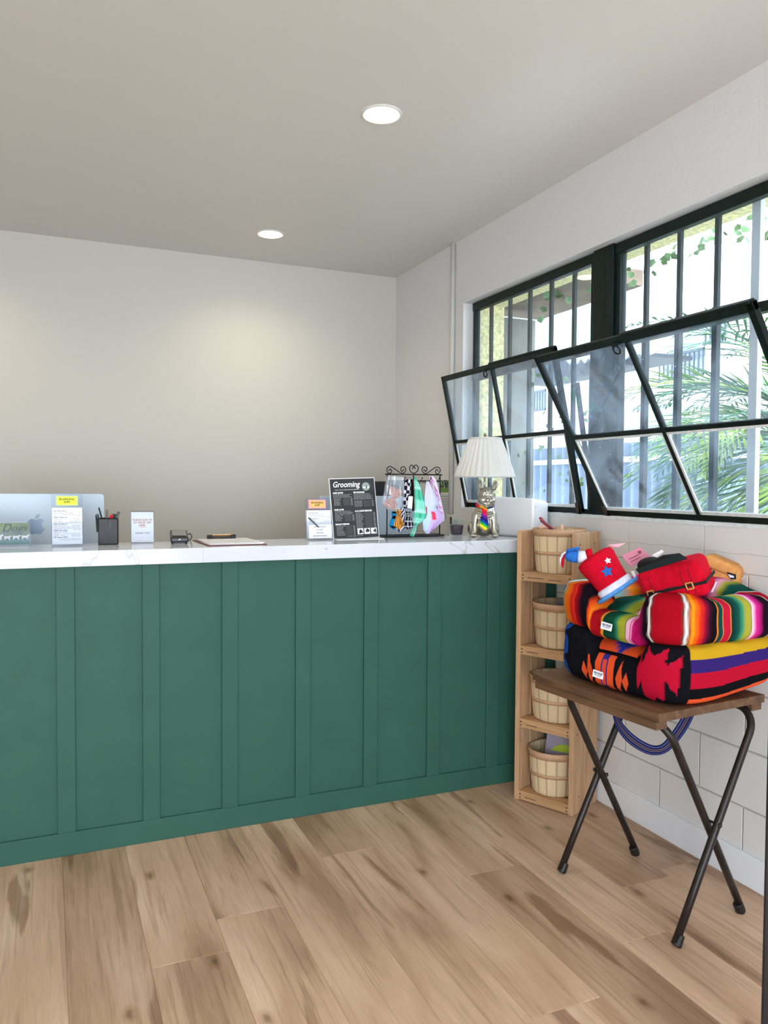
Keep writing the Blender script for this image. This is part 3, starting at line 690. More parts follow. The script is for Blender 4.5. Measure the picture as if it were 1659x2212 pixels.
# pen cup
t = counter_item('pen_cup', 'square black wire mesh pen cup beside the yellow-labelled holder', 'pen cup', .228, 3.355, -.12)
def mesh_metal():
    m = D.materials.new('black wire mesh'); m.use_nodes = True; nt = m.node_tree; L = nt.links; N = nt.nodes.new; b = nt.nodes['Principled BSDF']
    b.inputs['Base Color'].default_value = hexc('#2A282B'); b.inputs['Roughness'].default_value = .4; b.inputs['Metallic'].default_value = .5
    tc = N('ShaderNodeTexCoord'); mp = N('ShaderNodeMapping'); mp.inputs['Rotation'].default_value = (0, math.radians(45), math.radians(45)); mp.inputs['Scale'].default_value = (420, 420, 420)
    L.new(tc.outputs['Object'], mp.inputs[0]); v = N('ShaderNodeTexChecker'); v.inputs['Scale'].default_value = 1; L.new(mp.outputs[0], v.inputs['Vector'])
    mr = N('ShaderNodeMapRange'); mr.inputs['To Min'].default_value = 1; mr.inputs['To Max'].default_value = .45; L.new(v.outputs['Fac'], mr.inputs[0]); L.new(mr.outputs[0], b.inputs['Alpha'])
    return m
cupm = mesh_metal(); solidm = mat('black wire', '#17161A', .35, metal=.4)
bm = bmesh.new(); c_ = .036
for (a, b_) in (((-c_, -c_, .004), (c_, -c_+.001, .104)), ((-c_, c_-.001, .004), (c_, c_, .104)), ((-c_, -c_, .004), (-c_+.001, c_, .104)), ((c_-.001, -c_, .004), (c_, c_, .104))): mm(bm, a, b_)
fin('mesh_wall', bm, cupm, t)
bm = bmesh.new()
for z in (.002, .104): tube(bm, [(-c_, -c_, z), (c_, -c_, z), (c_, c_, z), (-c_, c_, z)], .0022, 6, closed=True)
mm(bm, (-c_, -c_, 0), (c_, c_, .002))
for sx_ in (-1, 1):
    for sy_ in (-1, 1): tube(bm, [(sx_*c_, sy_*c_, 0), (sx_*c_, sy_*c_, .104)], .0015, 6)
fin('wire_rim', bm, solidm, t)
def pen(label, p0, p1, r, col, capcol=None):
    d = Vector(p1)-Vector(p0); o = thing('pen', label, 'pen', t.location, -.12, 'pens and markers in the mesh cup')
    bm = bmesh.new(); tube(bm, [p0, p1], r, 8); fin('barrel', bm, mat('pen '+col, col, .35), o)
    if capcol: bm = bmesh.new(); q = Vector(p1); tube(bm, [q-d.normalized()*.028, q+d.normalized()*.001], r*1.25, 8); fin('cap', bm, mat('pen '+capcol, capcol, .35), o)
pen('slim black pen, tallest, at the left corner of the mesh cup', (.0, .01, .01), (-.037, -.0, .148), .0032, '#1C1D22')
pen('grey pen standing upright in the middle of the mesh cup', (-.01, -.01, .01), (-.006, .01, .138), .0045, '#6E6A68')
pen('red capped marker in the mesh cup', (.0, .01, .01), (.012, .0, .118), .0055, '#B0B0B0', '#E01F38')
pen('dark green marker in the mesh cup between red cap and right corner', (.0, .0, .01), (.022, .005, .121), .0055, '#14523F', '#0F4434')
pen('grey black pen leaning out at the right corner of the mesh cup', (-.01, .0, .01), (.040, .0, .130), .0045, '#1A1A1D', '#5B5D60')
bm = bmesh.new(); tube(bm, [(-.040, -.02, .05), (-.042, -.02, .12)], [.004, .006], 8, flat=(.5, 1.2)); mm(bm, (-.045, -.025, .112), (-.039, -.010, .124)); o = fin('pen_clip', bm, solidm); o.location = t.location; o.rotation_euler.z = -.12
tag(o, 'dark clip pen hooked on the outer left side of the mesh cup', 'pen')
# sign-in card in acrylic
t = counter_item('sign_in_card', 'white card in a clear stand reading please sign in at drop off here', 'sign', .362, 3.372, -.05)
bm = bmesh.new(); mm(bm, (-.044, -.001, .004), (.044, .001, .128)); c = fin('card', bm, paper2, t, rot=(math.radians(-6), 0, 0))
bm = bmesh.new(); mm(bm, (-.046, -.004, 0), (.046, -.0025, .134)); mm(bm, (-.046, .0025, 0), (.046, .004, .134)); mm(bm, (-.046, -.004, 0), (.046, .004, .002)); mm(bm, (-.046, .0, 0), (.046, .05, .002)); fin('acrylic_stand', bm, clear, t, rot=(math.radians(-6), 0, 0))
text('message', 'PLEASE SIGN IN\nAT DROP OFF\nHERE.', .0112, mat('orange ink', '#B8754A', .7), c, (0, -.0012, .092), bold=.0002)
text('thanks', 'THANK YOU!', .0098, ink, c, (0, -.0012, .038))
bm = bmesh.new(); poly(bm, [(-.013, -.0011, .0640), (.014, -.0011, .0635), (.014, -.0011, .0660), (-.013, -.0011, .0664)]); fin('highlighter_underline', bm, mat('orange highlighter', '#FFC090', .7), c)
# card reader
t = counter_item('card_reader', 'small black card reader terminal with a grey screen', 'card reader', .505, 3.34, -.12)
blk = mat('black plastic', '#15161A')
blk.node_tree.nodes['Principled BSDF'].inputs['Roughness'].default_value = .35
bm = bmesh.new(); A = [(-.036,-.075,.006),(.036,-.075,.006),(.036,.075,.022),(-.036,.075,.022)]; v = [bm.verts.new(p) for p in A]+[bm.verts.new((p[0], p[1], p[2]+.022+.006*(i > 1))) for i, p in enumerate(A)]
for f in ((3,2,1,0),(4,5,6,7),(0,1,5,4),(1,2,6,5),(2,3,7,6),(3,0,4,7)): bm.faces.new([v[i] for i in f])
fin('reader_body', bm, blk, t, bevel=.006, seg=3)
bm = bmesh.new(); prism(bm, rrect(.064, .11, .01), .014); o = fin('base', bm, blk, t, rot=(math.radians(-90), 0, 0)); o.location = (0, -.05, .014)
bm = bmesh.new(); v = [(-.028, -.055, .0325), (.028, -.055, .0325), (.028, .052, .0485), (-.028, .052, .0485)]; poly(bm, v); o = fin('screen', bm, mat('grey lcd', '#6A6B6D', .15), t); o.location.z = .0006
bm = bmesh.new(); poly(bm, [(-.004, -.0757, .016), (.004, -.0757, .016), (.004, -.0757, .021), (-.004, -.0757, .021)]); fin('slot_mark', bm, mat('white enamel', '#D8D8D6'), t)
bm = bmesh.new(); tube(bm, [(.036, .05, .03), (.048, .066, .034), (.056, .09, .020), (.052, .12, .003), (.03, .16, .003), (.0, .18, .003)], .0022, 6); o = fin('power_cable', bm, solidm, t, smooth=True)
# clipboard
t = counter_item('clipboard', 'clipboard of papers with a black spring clip lying on the white worktop', 'clipboard', .70, 3.28, .02)
bm = bmesh.new(); mm(bm, (-.120, -.165, .0), (.120, .155, .003)); fin('backing_board', bm, mat('maroon board', '#6E3A40', .6), t, bevel=.001)
bm = bmesh.new()
for k in range(5): box(bm, (.0+.001*k, -.006, .0038+.0012*k), (.216, .29, .0011), Euler((0, 0, .01*(k-2))).to_matrix())
s = fin('paper_stack', bm, paper2, t)
bm = bmesh.new(); rnd = random.Random(4)
for k in range(26):
    z = .115-k*.0095
    if k in (9, 10, 18): continue
    x = -.095
    while x < .095:
        e = min(.095, x+rnd.uniform(.01, .03))
        if rnd.random() < .7: poly(bm, [(x, z, .0096), (e, z, .0096), (e, z+.0022, .0096), (x, z+.0022, .0096)])
        x = e+.004
fin('written_lines', bm, inkg, s)
bm = bmesh.new(); mm(bm, (-.058, .118, .010), (.058, .150, .016)); mm(bm, (-.062, .126, .009), (-.040, .145, .026)); mm(bm, (.040, .126, .009), (.062, .145, .026)); cl = fin('clip_ends', bm, blk, t, bevel=.002)
bm = bmesh.new(); tube(bm, [(-.05, .136, .022), (.05, .136, .022)], .005, 8); fin('clip_bar', bm, mat('warm metal', '#C9A37E', .25, metal=.8), cl)

# grooming sign
t = counter_item('grooming_sign', 'black printed grooming price list in a leaning acrylic stand', 'sign', 1.303, 3.345, .0)
gt = math.radians(-9)
GW, GH = .218, .278
tilt_roll = math.radians(-2.0)
bm = bmesh.new(); mm(bm, (-GW/2-.004, .001, 0), (GW/2+.004, .003, GH+.004)); g0 = fin('acrylic_panel', bm, mat('white edge plastic', '#E6E9EC', .3), t, rot=(gt, tilt_roll, 0)); 
bm = bmesh.new(); mm(bm, (-GW/2-.004, -.06, 0), (GW/2+.004, .09, .003)); fin('acrylic_foot', bm, mat('white edge plastic', '#E6E9EC'), t)
bm = bmesh.new(); mm(bm, (-GW/2, -.001, .003), (GW/2, .0008, GH)); g = fin('printed_sheet', bm, mat('black print', '#232427', .35), t, rot=(gt, tilt_roll, 0))
wi = mat('white ink', '#F2F2F2', .6)
text('title', 'Grooming', .037, wi, g, (-.098, -.0013, .240), shear=.25, align='LEFT', bold=.0006, sx=.86)
text('heading', 'BASIC BATHS', .0096, wi, g, (-.098, -.0013, .2105), align='LEFT', bold=.0005, sx=.85)
text('heading', 'HAIR CUTS', .0096, wi, g, (-.098, -.0013, .133), align='LEFT', bold=.0005, sx=.95)
text('heading', 'SPECIALTY SERVICES', .0096, wi, g, (-.098, -.0013, .066), align='LEFT', bold=.0005, sx=.76)
text('heading', 'SPA PACKAGE', .0096, wi, g, (.002, -.0013, .2105), align='LEFT', bold=.0005, sx=.88)
text('heading', 'A LA CARTE SERVICES', .0102, wi, g, (.002, -.0013, .1235), align='LEFT', bold=.0005, sx=.83)
bm = bmesh.new(); rnd = random.Random(6)
def lines(x0, x1, ztop, n, price=False, dz=.0058, h=.0016):
    for k in range(n):
        z = ztop-k*dz
        if price:
            bars(bm, x0, x0+rnd.uniform(.024, .042), z, h, rnd, 1, -.0013, (.005, .012)); poly(bm, [(x0+.045, -.0013, z), (x1-.014, -.0013, z), (x1-.014, -.0013, z+.0004), (x0+.045, -.0013, z+.0004)]); bars(bm, x1-.009, x1, z, h, rnd, 1, -.0013)
        else: bars(bm, x0, x1-rnd.uniform(0, .02), z, h, rnd, 1, -.0013, (.004, .012))
bars(bm, -.088, .03, .226, .0028, rnd, 1, -.0013)
lines(-.098, -.006, .2045, 3); lines(-.096, -.006, .186, 6, True); lines(-.096, -.004, .127, 3); lines(-.096, -.004, .109, 5, True); lines(-.094, -.004, .059, 8, True)
lines(.002, .098, .2045, 5); lines(.003, .098, .172, 5, True); lines(.004, .100, .117, 13, True); lines(-.045, .05, .012, 1); lines(-.01, .012, .007, 1)
fin('price_lines', bm, mat('soft white ink', '#B9BBBE', .7), g)
bm = bmesh.new(); cyl(bm, (.066, -.0012, .240), .0195, .0006, 32, 'y'); e = fin('round_emblem', bm, mat('grey green print', '#95A39A', .6), g)
bm = bmesh.new(); 
for (cx, s) in ((.056, .8), (.066, 1), (.077, .9)): prism(bm, [(cx+a*s, .236+b_*s) for a, b_ in ((-.006,-.004),(-.002,-.005),(.003,-.004),(.005,.001),(.003,.005),(-.002,.006),(-.005,.003))], .0003)
o = fin('dog_figures', bm, mat('white ink', ''), e); o.location.y = -.0019
bm = bmesh.new(); prism(bm, [(.068+a, .238+b_) for a, b_ in ((-.003,-.006),(.002,-.006),(.003,.002),(.0,.006),(-.003,.003))], .0003); o = fin('dog_shadow_figure', bm, ink, e); o.location.y = -.0021
bm = bmesh.new(); rs = random.Random(1)
for k in range(3):
    x0 = .006+k*.0335; poly(bm, [(x0, -.0013, .019), (x0+.029, -.0013, .019), (x0+.029, -.0013, .046), (x0, -.0013, .046)])
ph = fin('photo_prints', bm, mat('white ink', ''), g)
bm = bmesh.new()
for k in range(3):
    x0 = .006+k*.0335
    for q in range(5): prism(bm, [(x0+.004+rs.random()*.02+a, .022+rs.random()*.018+b_) for a, b_ in ((0,0),(.004,-.001),(.005,.004),(.002,.007))], .0002)
o = fin('photo_dogs', bm, mat('dark grey print', '#4B4D52', .7), ph); o.location.y = -.0016

# ---------------------------------------------------------------- wire rack with ties and bandanas
RX, RY = 1.595, 3.36
def rk(px, py, dy=0):
    p = ray_y(px, py, RY+dy); return (p.x-RX, dy, p.z-ZT)
t = counter_item('wire_display_rack', 'black scrollwork wire rack hung with pet ties and bandanas', 'display rack', RX, RY)
bm = bmesh.new()
L0 = rk(834, 1024); R0 = rk(953, 1026); ztop = (L0[2]+R0[2])/2
tube(bm, [(L0[0]-.004, 0, ztop), (R0[0]+.004, 0, ztop)], .0032, 8)
tube(bm, [(L0[0]+.006, 0, ztop), (L0[0]+.006, 0, .004)], .003, 8); tube(bm, [(R0[0]-.006, 0, ztop), (R0[0]-.006, 0, .004)], .003, 8)
tube(bm, [(.0, 0, ztop), (.0, 0, ztop-.035)], .003, 8)
fin('frame', bm, solidm, t, smooth=True)
zb_ = ztop-.030
bm = bmesh.new(); tube(bm, [(L0[0]+.006, 0, zb_), (R0[0]-.006, 0, zb_)], .003, 8)
x = L0[0]+.01
while x < R0[0]-.02:
    tube(bm, [(x, 0, zb_), (x+.006, 0, zb_-.012), (x+.012, 0, zb_)], .0011, 5); tube(bm, [(x+.006, 0, zb_), (x+.012, 0, zb_-.012), (x+.018, 0, zb_)], .0011, 5); x += .012
fin('hanging_rail', bm, solidm, t)
for k in range(6):
    bm = bmesh.new(); x = L0[0]+.03+k*.045; tube(bm, [(x, 0, zb_), (x, -.025, zb_-.002), (x+.003, -.034, zb_+.006), (x+.005, -.038, zb_+.014)], .0018, 6); ell(bm, (x+.005, -.038, zb_+.015), (.0035,)*3, sub=1); fin('hook', bm, solidm, t)
def scroll(pxs, name):
    bm = bmesh.new(); P = [Vector(rk(820+a/10.37, 990+b_/10.37)) for a, b_ in pxs]
    Q = []
    for i in range(len(P)-1):
        p0, p1, p2, p3 = P[max(i-1, 0)], P[i], P[i+1], P[min(i+2, len(P)-1)]
        for k in range(6):
            u = k/6; Q.append(.5*((2*p1)+(-p0+p2)*u+(2*p0-5*p1+4*p2-p3)*u*u+(-p0+3*p1-3*p2+p3)*u**3))
    Q.append(P[-1]); tube(bm, Q, .0024, 7); fin(name, bm, solidm, t, smooth=True)
scroll([(205,280),(240,240),(268,280),(250,325),(205,335),(168,290),(175,215),(225,182),(290,205),(400,280),(470,325),(530,335),(578,290),(580,220),(530,190),(480,215),(478,270),(510,290),(545,240)], 'scroll')
scroll([(735,245),(755,200),(740,160),(705,155),(675,200),(680,265),(720,315),(768,335),(815,315),(858,265),(862,200),(830,155),(795,158),(775,190),(808,240)], 'heart_scroll')
scroll([(990,245),(1020,290),(1055,270),(1058,220),(1010,190),(960,215),(955,280),(990,330),(1040,342),(1100,310),(1220,225),(1290,200),(1345,225),(1358,285),(1320,340),(1280,345),(1252,310),(1262,265),(1290,255),(1320,300)], 'scroll')
bm = bmesh.new(); bx0, bx1 = L0[0]-.012, R0[0]+.012
tube(bm, [(bx0, -.012, .006), (bx1, -.012, .006), (bx1, .075, .006), (bx0, .075, .006)], .0042, 8, closed=True)
for i in range(34): x = bx0+(bx1-bx0)*i/33; tube(bm, [(x, -.012, .007), (x, .075, .007)], .0013, 5)
for i in range(5): y = -.012+.087*i/4; tube(bm, [(bx0, y, .006), (bx1, y, .006)], .0013, 5)
fin('base_tray', bm, solidm, t)
# hanging cloth: outline in the plane of the rack, given real folds and thickness
def cloth(name, label, cat, pts, colfn, dy, amp=.004, fr=70, group=None, nx=34, nz=40, m=None):
    """pts: rows of (left, right) image points from top to bottom"""
    rows = [(Vector(rk(820+a[0]/10.37, 990+a[1]/10.37, dy)), Vector(rk(820+b_[0]/10.37, 990+b_[1]/10.37, dy))) for a, b_ in pts]
    bm = bmesh.new(); G = []
    for j in range(nz+1):
        v = j/nz*(len(rows)-1); i = min(int(v), len(rows)-2); f = v-i; f2 = f
        l = rows[i][0].lerp(rows[i+1][0], f2); r_ = rows[i][1].lerp(rows[i+1][1], f2)
        G.append([])
        for k in range(nx+1):
            u = k/nx; p = l.lerp(r_, u); p.y = dy+amp*math.sin(u*fr/10+j*.05)*min(1, .3+j/nz) - .012*math.sin(u*PI)
            G[-1].append(bm.verts.new(p))
    for j in range(nz):
        for k in range(nx): bm.faces.new((G[j][k], G[j][k+1], G[j+1][k+1], G[j+1][k]))
    o = fin(name, bm, m or vmat('woven cloth', .85, .2, 900), recalc=False, smooth=True)
    if not m: color_mesh(o, lambda c, i: colfn((i % (nx+1))/nx, (i//(nx+1))/nz))
    s = o.modifiers.new('s', 'SOLIDIFY'); s.thickness = .0012
    o.location = (RX, RY, ZT); tag(o, label, cat, group); return o
def plaid_green(u, v):
    c = Vector(hexc('#86E3CC')[:3]); d = Vector(hexc('#1F9C78')[:3]); lt = Vector(hexc('#B9F0E6')[:3])
    a = u*2.4+v*.6; b_ = v*4.2
    if (a % 1) < .42 and (b_ % 1) < .45: c = c.lerp(d, .75)
    elif (b_ % 1) < .42: c = c.lerp(Vector(hexc('#38C79A')[:3]), .65)
    elif (a % 1) > .8 or (b_ % 1) > .86: c = lt
    if v > .78: c = c.lerp(d, .25*(1+math.sin(u*30)))
    return (*c, 1)
cloth('pet_bandana', 'green and white plaid pet bandana hanging in the middle of the wire rack', 'bandana',
      [((760,420),(800,430)),((770,490),(850,530)),((780,640),(930,680)),((780,900),(1010,960)),((780,1150),(1060,1200)),((770,1300),(1090,1320)),((760,1400),(960,1420)),((740,1500),(840,1500)),((725,1600),(820,1620)),((685,1740),(760,1770))], plaid_green, -.034, group='bandanas on the wire rack')
def pastel(u, v):
    c = Vector(hexc('#DCD6F2')[:3]).lerp(Vector(hexc('#C9DDF5')[:3]), min(1, v*1.6))
    if v > .48 and u > .3: c = c.lerp(Vector(hexc('#D9A9E6')[:3]), .7)
    if .42 < v < .60 and u < .12: c = Vector(hexc('#C9496B')[:3])
    if .50 < v < .66 and abs(u-.42-.25*(v-.5)+.03*math.sin(v*150)) < .09: c = Vector(hexc('#E5405F')[:3])
    if .70 < v < .92 and u > .45 and ((u*9+v*5) % 1 < .3) and (v*23 % 1 < .6): c = Vector(hexc('#C45BC0')[:3])
    return (*c, 1)
cloth('pet_bandana', 'pale lilac pet bandana with a red print, right of the green one', 'bandana',
      [((1050,510),(1090,520)),((1030,650),(1190,700)),((1010,850),(1290,880)),((1010,1000),(1330,1030)),((1030,1120),(1260,1100)),((1010,1240),(1410,1250)),((970,1380),(1450,1380)),((980,1500),(1330,1500)),((990,1610),(1200,1600)),((1050,1690),(1090,1690))], pastel, -.036, group='bandanas on the wire rack')
def pinkw(u, v):
    c = Vector(hexc('#E8E1F2')[:3])
    if u < .35+.3*v and noise.noise(Vector((u*6, v*22, 1))) > .0: c = Vector(hexc('#CF86CE')[:3])
    return (*c, 1)
cloth('pet_bandana', 'white and pink patterned pet bandana behind the lilac one on the rack', 'bandana',
      [((1120,400),(1180,400)),((1110,440),(1250,460)),((1130,500),(1290,540)),((1200,700),(1330,720)),((1240,900),(1380,930)),((1270,1100),(1430,1150)),((1300,1300),(1460,1330)),((1300,1400),(1440,1410))], pinkw, -.014, group='bandanas on the wire rack')
# ties
def tie(label, px, py0, py1, wpx, colfn, dy, lean=0):
    k = py1-py0; wpx *= 1.35
    return cloth('pet_tie', label, 'pet tie', [((px-wpx*.18, py0), (px+wpx*.18, py0)), ((px-wpx*.26, py0+k*.15), (px+wpx*.26, py0+k*.15)), ((px-wpx*.14+lean*.2, py0+k*.24), (px+wpx*.14+lean*.2, py0+k*.24)),
        ((px-wpx*.38+lean*.6, py0+k*.55), (px+wpx*.38+lean*.6, py0+k*.55)), ((px-wpx*.5+lean, py0+k*.82), (px+wpx*.5+lean, py0+k*.82)), ((px-wpx*.04+lean, py1), (px+wpx*.04+lean, py1))], colfn, dy, .002, 30, 'pet ties on the wire rack', 16, 30)
def stripe(a, b_, n, ang=0, duty=.5):
    A, B = hexc(a), hexc(b_)
    return lambda u, v: A if ((u+v*ang)*n) % 1 < duty else B
tie('teal blue pet tie with black diamonds, lowest at the left of the rack', 320, 1190, 1590, 160, lambda u, v: hexc('#10131C') if (v*2.6 % 1) < .38 and abs(u-.5) < .42 else hexc('#1F86BC'), -.030)
tie('orange and black pinstriped pet tie hanging left of centre on the rack', 430, 1140, 1590, 165, stripe('#F0A24A', '#4A2A18', 5, .05, .6), -.042)
tie('navy and white diagonal striped pet tie hanging on the rack', 520, 1120, 1650, 190, stripe('#211C4C', '#E9E9F2', 2.2, 1.4, .55), -.033, -60)
tie('black plaid pet tie with thin white checks, right of the striped ties', 640, 1180, 1600, 180, lambda u, v: hexc('#C9CBD8') if (u*3.2 % 1 < .12 or v*5 % 1 < .10) else hexc('#14131F'), -.046, 20)
cloth('tie_collar', 'black and white checked tie collar band looped on the wire rack', 'tie collar', [((600,470),(690,480)),((560,600),(700,610)),((540,760),(690,780)),((530,900),(650,900)),((530,1050),(640,1060)),((560,1120),(700,1130))], lambda u, v: hexc('#E4E4EE') if (int(u*3)+int(v*9)) % 2 and noise.noise(Vector((u*5, v*9, 0))) > -.25 else hexc('#1B1830'), -.022, group='collar bands on the wire rack')
cloth('tie_collar', 'black collar band with red dashes hanging beside the green bandana', 'tie collar', [((690,470),(770,470)),((720,600),(790,610)),((730,800),(790,820)),((730,1000),(790,1000)),((740,1180),(780,1180))], lambda u, v: hexc('#B0473C') if (v*16 % 1 < .3 and .3 < u < .75) else hexc('#151318'), -.018, group='collar bands on the wire rack')
bm = bmesh.new(); P = [Vector(rk(820+a/10.37, 990+b_/10.37, -.048)) for a, b_ in ((650,850),(745,855),(725,1130),(620,1110))]; bm.faces.new([bm.verts.new(p) for p in P]); o = fin('price_card', bm, paper2, recalc=False); o.location = (RX, RY, ZT); tag(o, 'blank white price card hanging over the checked collar band', 'card'); s = o.modifiers.new('s', 'SOLIDIFY'); s.thickness = .0008
# plastic bag with rose glitter bow tie
bagm = clear.copy(); bagm.name = 'crinkled clear plastic'
for nd in bagm.node_tree.nodes:
    if nd.type == 'MAP_RANGE': nd.inputs['To Min'].default_value = .10; nd.inputs['To Max'].default_value = .5
    if nd.type == 'BSDF_GLOSSY': nd.inputs['Roughness'].default_value = .25
bgt = thing('plastic_bag', 'clear plastic bag hanging at the left hook of the wire rack', 'bag', (RX, RY, ZT))
def bagrow(a, b_, yy): return Vector(rk(820+a[0]/10.37, 990+a[1]/10.37, yy)), Vector(rk(820+b_[0]/10.37, 990+b_[1]/10.37, yy))
for nm, yy in (('bag_front', -.075), ('bag_back', -.047)):
    bm = bmesh.new(); rows = [bagrow(a, b_, yy+.014*(1 if nm == 'bag_front' else 0)*(1-j/4)) for j, (a, b_) in enumerate((((170,390),(540,430)),((120,600),(550,640)),((90,800),(560,850)),((50,1000),(530,1080)),((170,1150),(470,1170))))]
    G = []
    for l, r_ in rows:
        G.append([])
        for k in range(13):
            p = l.lerp(r_, k/12); p.y += .005*noise.noise(Vector((k*.9, p.z*60, yy*90))) - (.006*math.sin(k/12*PI) if nm == 'bag_front' else 0); G[-1].append(bm.verts.new(p))
    for j in range(4):
        for k in range(12): bm.faces.new((G[j][k], G[j][k+1], G[j+1][k+1], G[j+1][k]))
    o = fin(nm, bm, bagm, bgt, smooth=False, recalc=False)
glit = mat('rose gold glitter', '#C08A7C', .3, metal=.5, var=.5, scale=160, bump=1, bscale=250)
cb = rk(820+310/10.37, 990+900/10.37, -.060)
t2 = thing('glitter_bow', 'rose gold glitter bow inside the clear hanging bag', 'bow', (RX+cb[0], RY-.060, ZT+cb[2]), rot=(0, math.radians(20), 0))
for nm, zz in (('bow_loop', .5), ('bow_loop', -.5)):
    bm = bmesh.new(); outl = [(-.006, 0), (-.030, .014), (-.036, .046), (-.016, .052), (0, .044), (.016, .053), (.034, .044), (.028, .014), (.006, 0)]
    prism(bm, [(a, b_*(1 if zz > 0 else -1)) for a, b_ in outl], .008); o = fin(nm, bm, glit, t2, bevel=.002)
bm = bmesh.new(); ell(bm, (0, .004, 0), (.007, .008, .007), sub=2); fin('bow_knot', bm, glit, t2)

# ---------------------------------------------------------------- plastic pot of soil
t = counter_item('plastic_cup', 'clear plastic cup half filled with dark soil, beside the dog lamp', 'cup', 1.838, 3.375)
bm = bmesh.new(); lathe(bm, [(.026, .006), (.034, .072), (.037, .078)], 32); fin('cup_wall', bm, clear, t, smooth=True)
bm = bmesh.new(); lathe(bm, [(.0001, .006), (.026, .006), (.032, .05), (.028, .054), (.0001, .056)], 28, wob=lambda a, z: 1+.03*math.sin(a*7)); fin('soil', bm, mat('dark soil', '#4A454C', .9, var=.5, scale=120, bump=1, bscale=200), t)
bm = bmesh.new(); lathe(bm, [(.0001, .001), (.036, .001), (.040, .010), (.041, .012)], 32); fin('saucer', bm, clear, t, smooth=True)
bm = bmesh.new()
for k in range(5):
    a = k*1.3; tube(bm, [(0, 0, .052), (.012*math.cos(a), .012*math.sin(a), .075)], .0008, 4); ell(bm, (.016*math.cos(a), .016*math.sin(a), .078), (.008, .006, .002), sub=1)
fin('seedling', bm, mat('pale seedling green', '#8FB59E', .6), t)

# ---------------------------------------------------------------- french bulldog lamp
t = thing('table_lamp', 'silver bulldog figure lamp with a pleated white shade, at the counter end', 'lamp', (1.935, 3.285, ZT+.0012), -math.radians(27))
silver = mat('champagne silver', '#B4B0A2', .27, metal=.85, var=.12, scale=40, bump=.12, bscale=120)
bm = bmesh.new()
ell(bm, (.004, .012, .095), (.052, .048, .070)); ell(bm, (.004, .020, .050), (.058, .050, .050)); ell(bm, (.004, -.014, .112), (.046, .034, .046)); ell(bm, (.004, -.020, .060), (.036, .030, .045))
for s in (-1, 1):
    tube(bm, [(.002+s*.030, -.010, .135), (.002+s*.039, -.020, .105), (.002+s*.045, -.030, .065), (.002+s*.046, -.036, .035), (.002+s*.050, -.042, .010)], [.018, .021, .0155, .0125, .0125], 14)
    ell(bm, (.002+s*.051, -.047, .010), (.017, .021, .010)); ell(bm, (.002+s*.056, .028, .035), (.022, .040, .035)); ell(bm, (.002+s*.053, -.004, .008), (.014, .028, .009))
    for q in (-1, 0, 1): ell(bm, (.002+s*.051+q*.0095, -.063, .008), (.0055, .008, .0075), sub=2)
for q in range(3): tube(bm, [(-.035, -.040+.004*q, .118-.013*q), (.004, -.049+.003*q, .108-.015*q), (.043, -.040+.004*q, .118-.013*q)], .0055, 8)
ell(bm, (.004, 0, .148), (.038, .036, .028))
body = fin('dog_body', bm, silver, t, smooth=True); remesh(body, .0028, 3)
head = D.objects.new('dog_head', D.meshes.new('dog_head')); COL.objects.link(head); head.parent = t
bm = bmesh.new()
ell(bm, (0, 0, .010), (.045, .038, .040)); ell(bm, (0, -.012, -.013), (.042, .034, .026))
ell(bm, (-.018, -.033, -.012), (.023, .017, .018)); ell(bm, (.018, -.033, -.012), (.023, .017, .018)); ell(bm, (0, -.030, -.029), (.026, .018, .009))
ell(bm, (0, -.046, .004), (.0095, .008, .007), sub=2)
for s in (-1, 1):
    ell(bm, (s*.020, -.0335, .014), (.0085, .006, .0055), sub=2)
    tube(bm, [(s*.006, -.036, .020), (s*.018, -.034, .026), (s*.032, -.026, .020)], .0042, 8); tube(bm, [(s*.008, -.040, .006), (s*.024, -.038, .003), (s*.038, -.024, -.004)], .004, 8)
    tube(bm, [(s*.004, -.034, .026), (s*.008, -.031, .036), (s*.010, -.024, .046)], .004, 8)
    tube(bm, [(s*.010, -.047, -.006), (s*.026, -.043, -.020), (s*.036, -.030, -.026)], .004, 8)
    E_ = Euler((math.radians(-8), math.radians(s*10), 0)).to_matrix(); ell(bm, (s*.036, .0, .058), (.014, .006, .027), E_)
for q in range(2): tube(bm, [(-.034, -.028, -.030-.006*q), (0, -.040, -.036-.006*q), (.034, -.028, -.030-.006*q)], .004, 8)
bm.to_mesh(head.data); bm.free(); head.data.materials.append(silver); remesh(head, .0022, 2)
head.location = (.010, -.022, .190); head.rotation_euler = (math.radians(4), math.radians(4), math.radians(6))
for s in (-1, 1):
    bm = bmesh.new(); E_ = Euler((math.radians(-8), math.radians(s*10), 0)).to_matrix(); ell(bm, (s*.036, -.0055, .056), (.008, .003, .019), E_, 2); fin('inner_ear', bm, mat('dull silver', '#8C887C', .5, metal=.8), head, smooth=True)
bm = bmesh.new(); tube(bm, [(-.010, -.0535, -.008), (0, -.052, .0), (.010, -.0535, -.008)], .0012, 6); tube(bm, [(0, -.052, .0), (0, -.053, -.003)], .0012, 6); fin('mouth_line', bm, mat('dark patina', '#4A473F', .5, metal=.6), head)
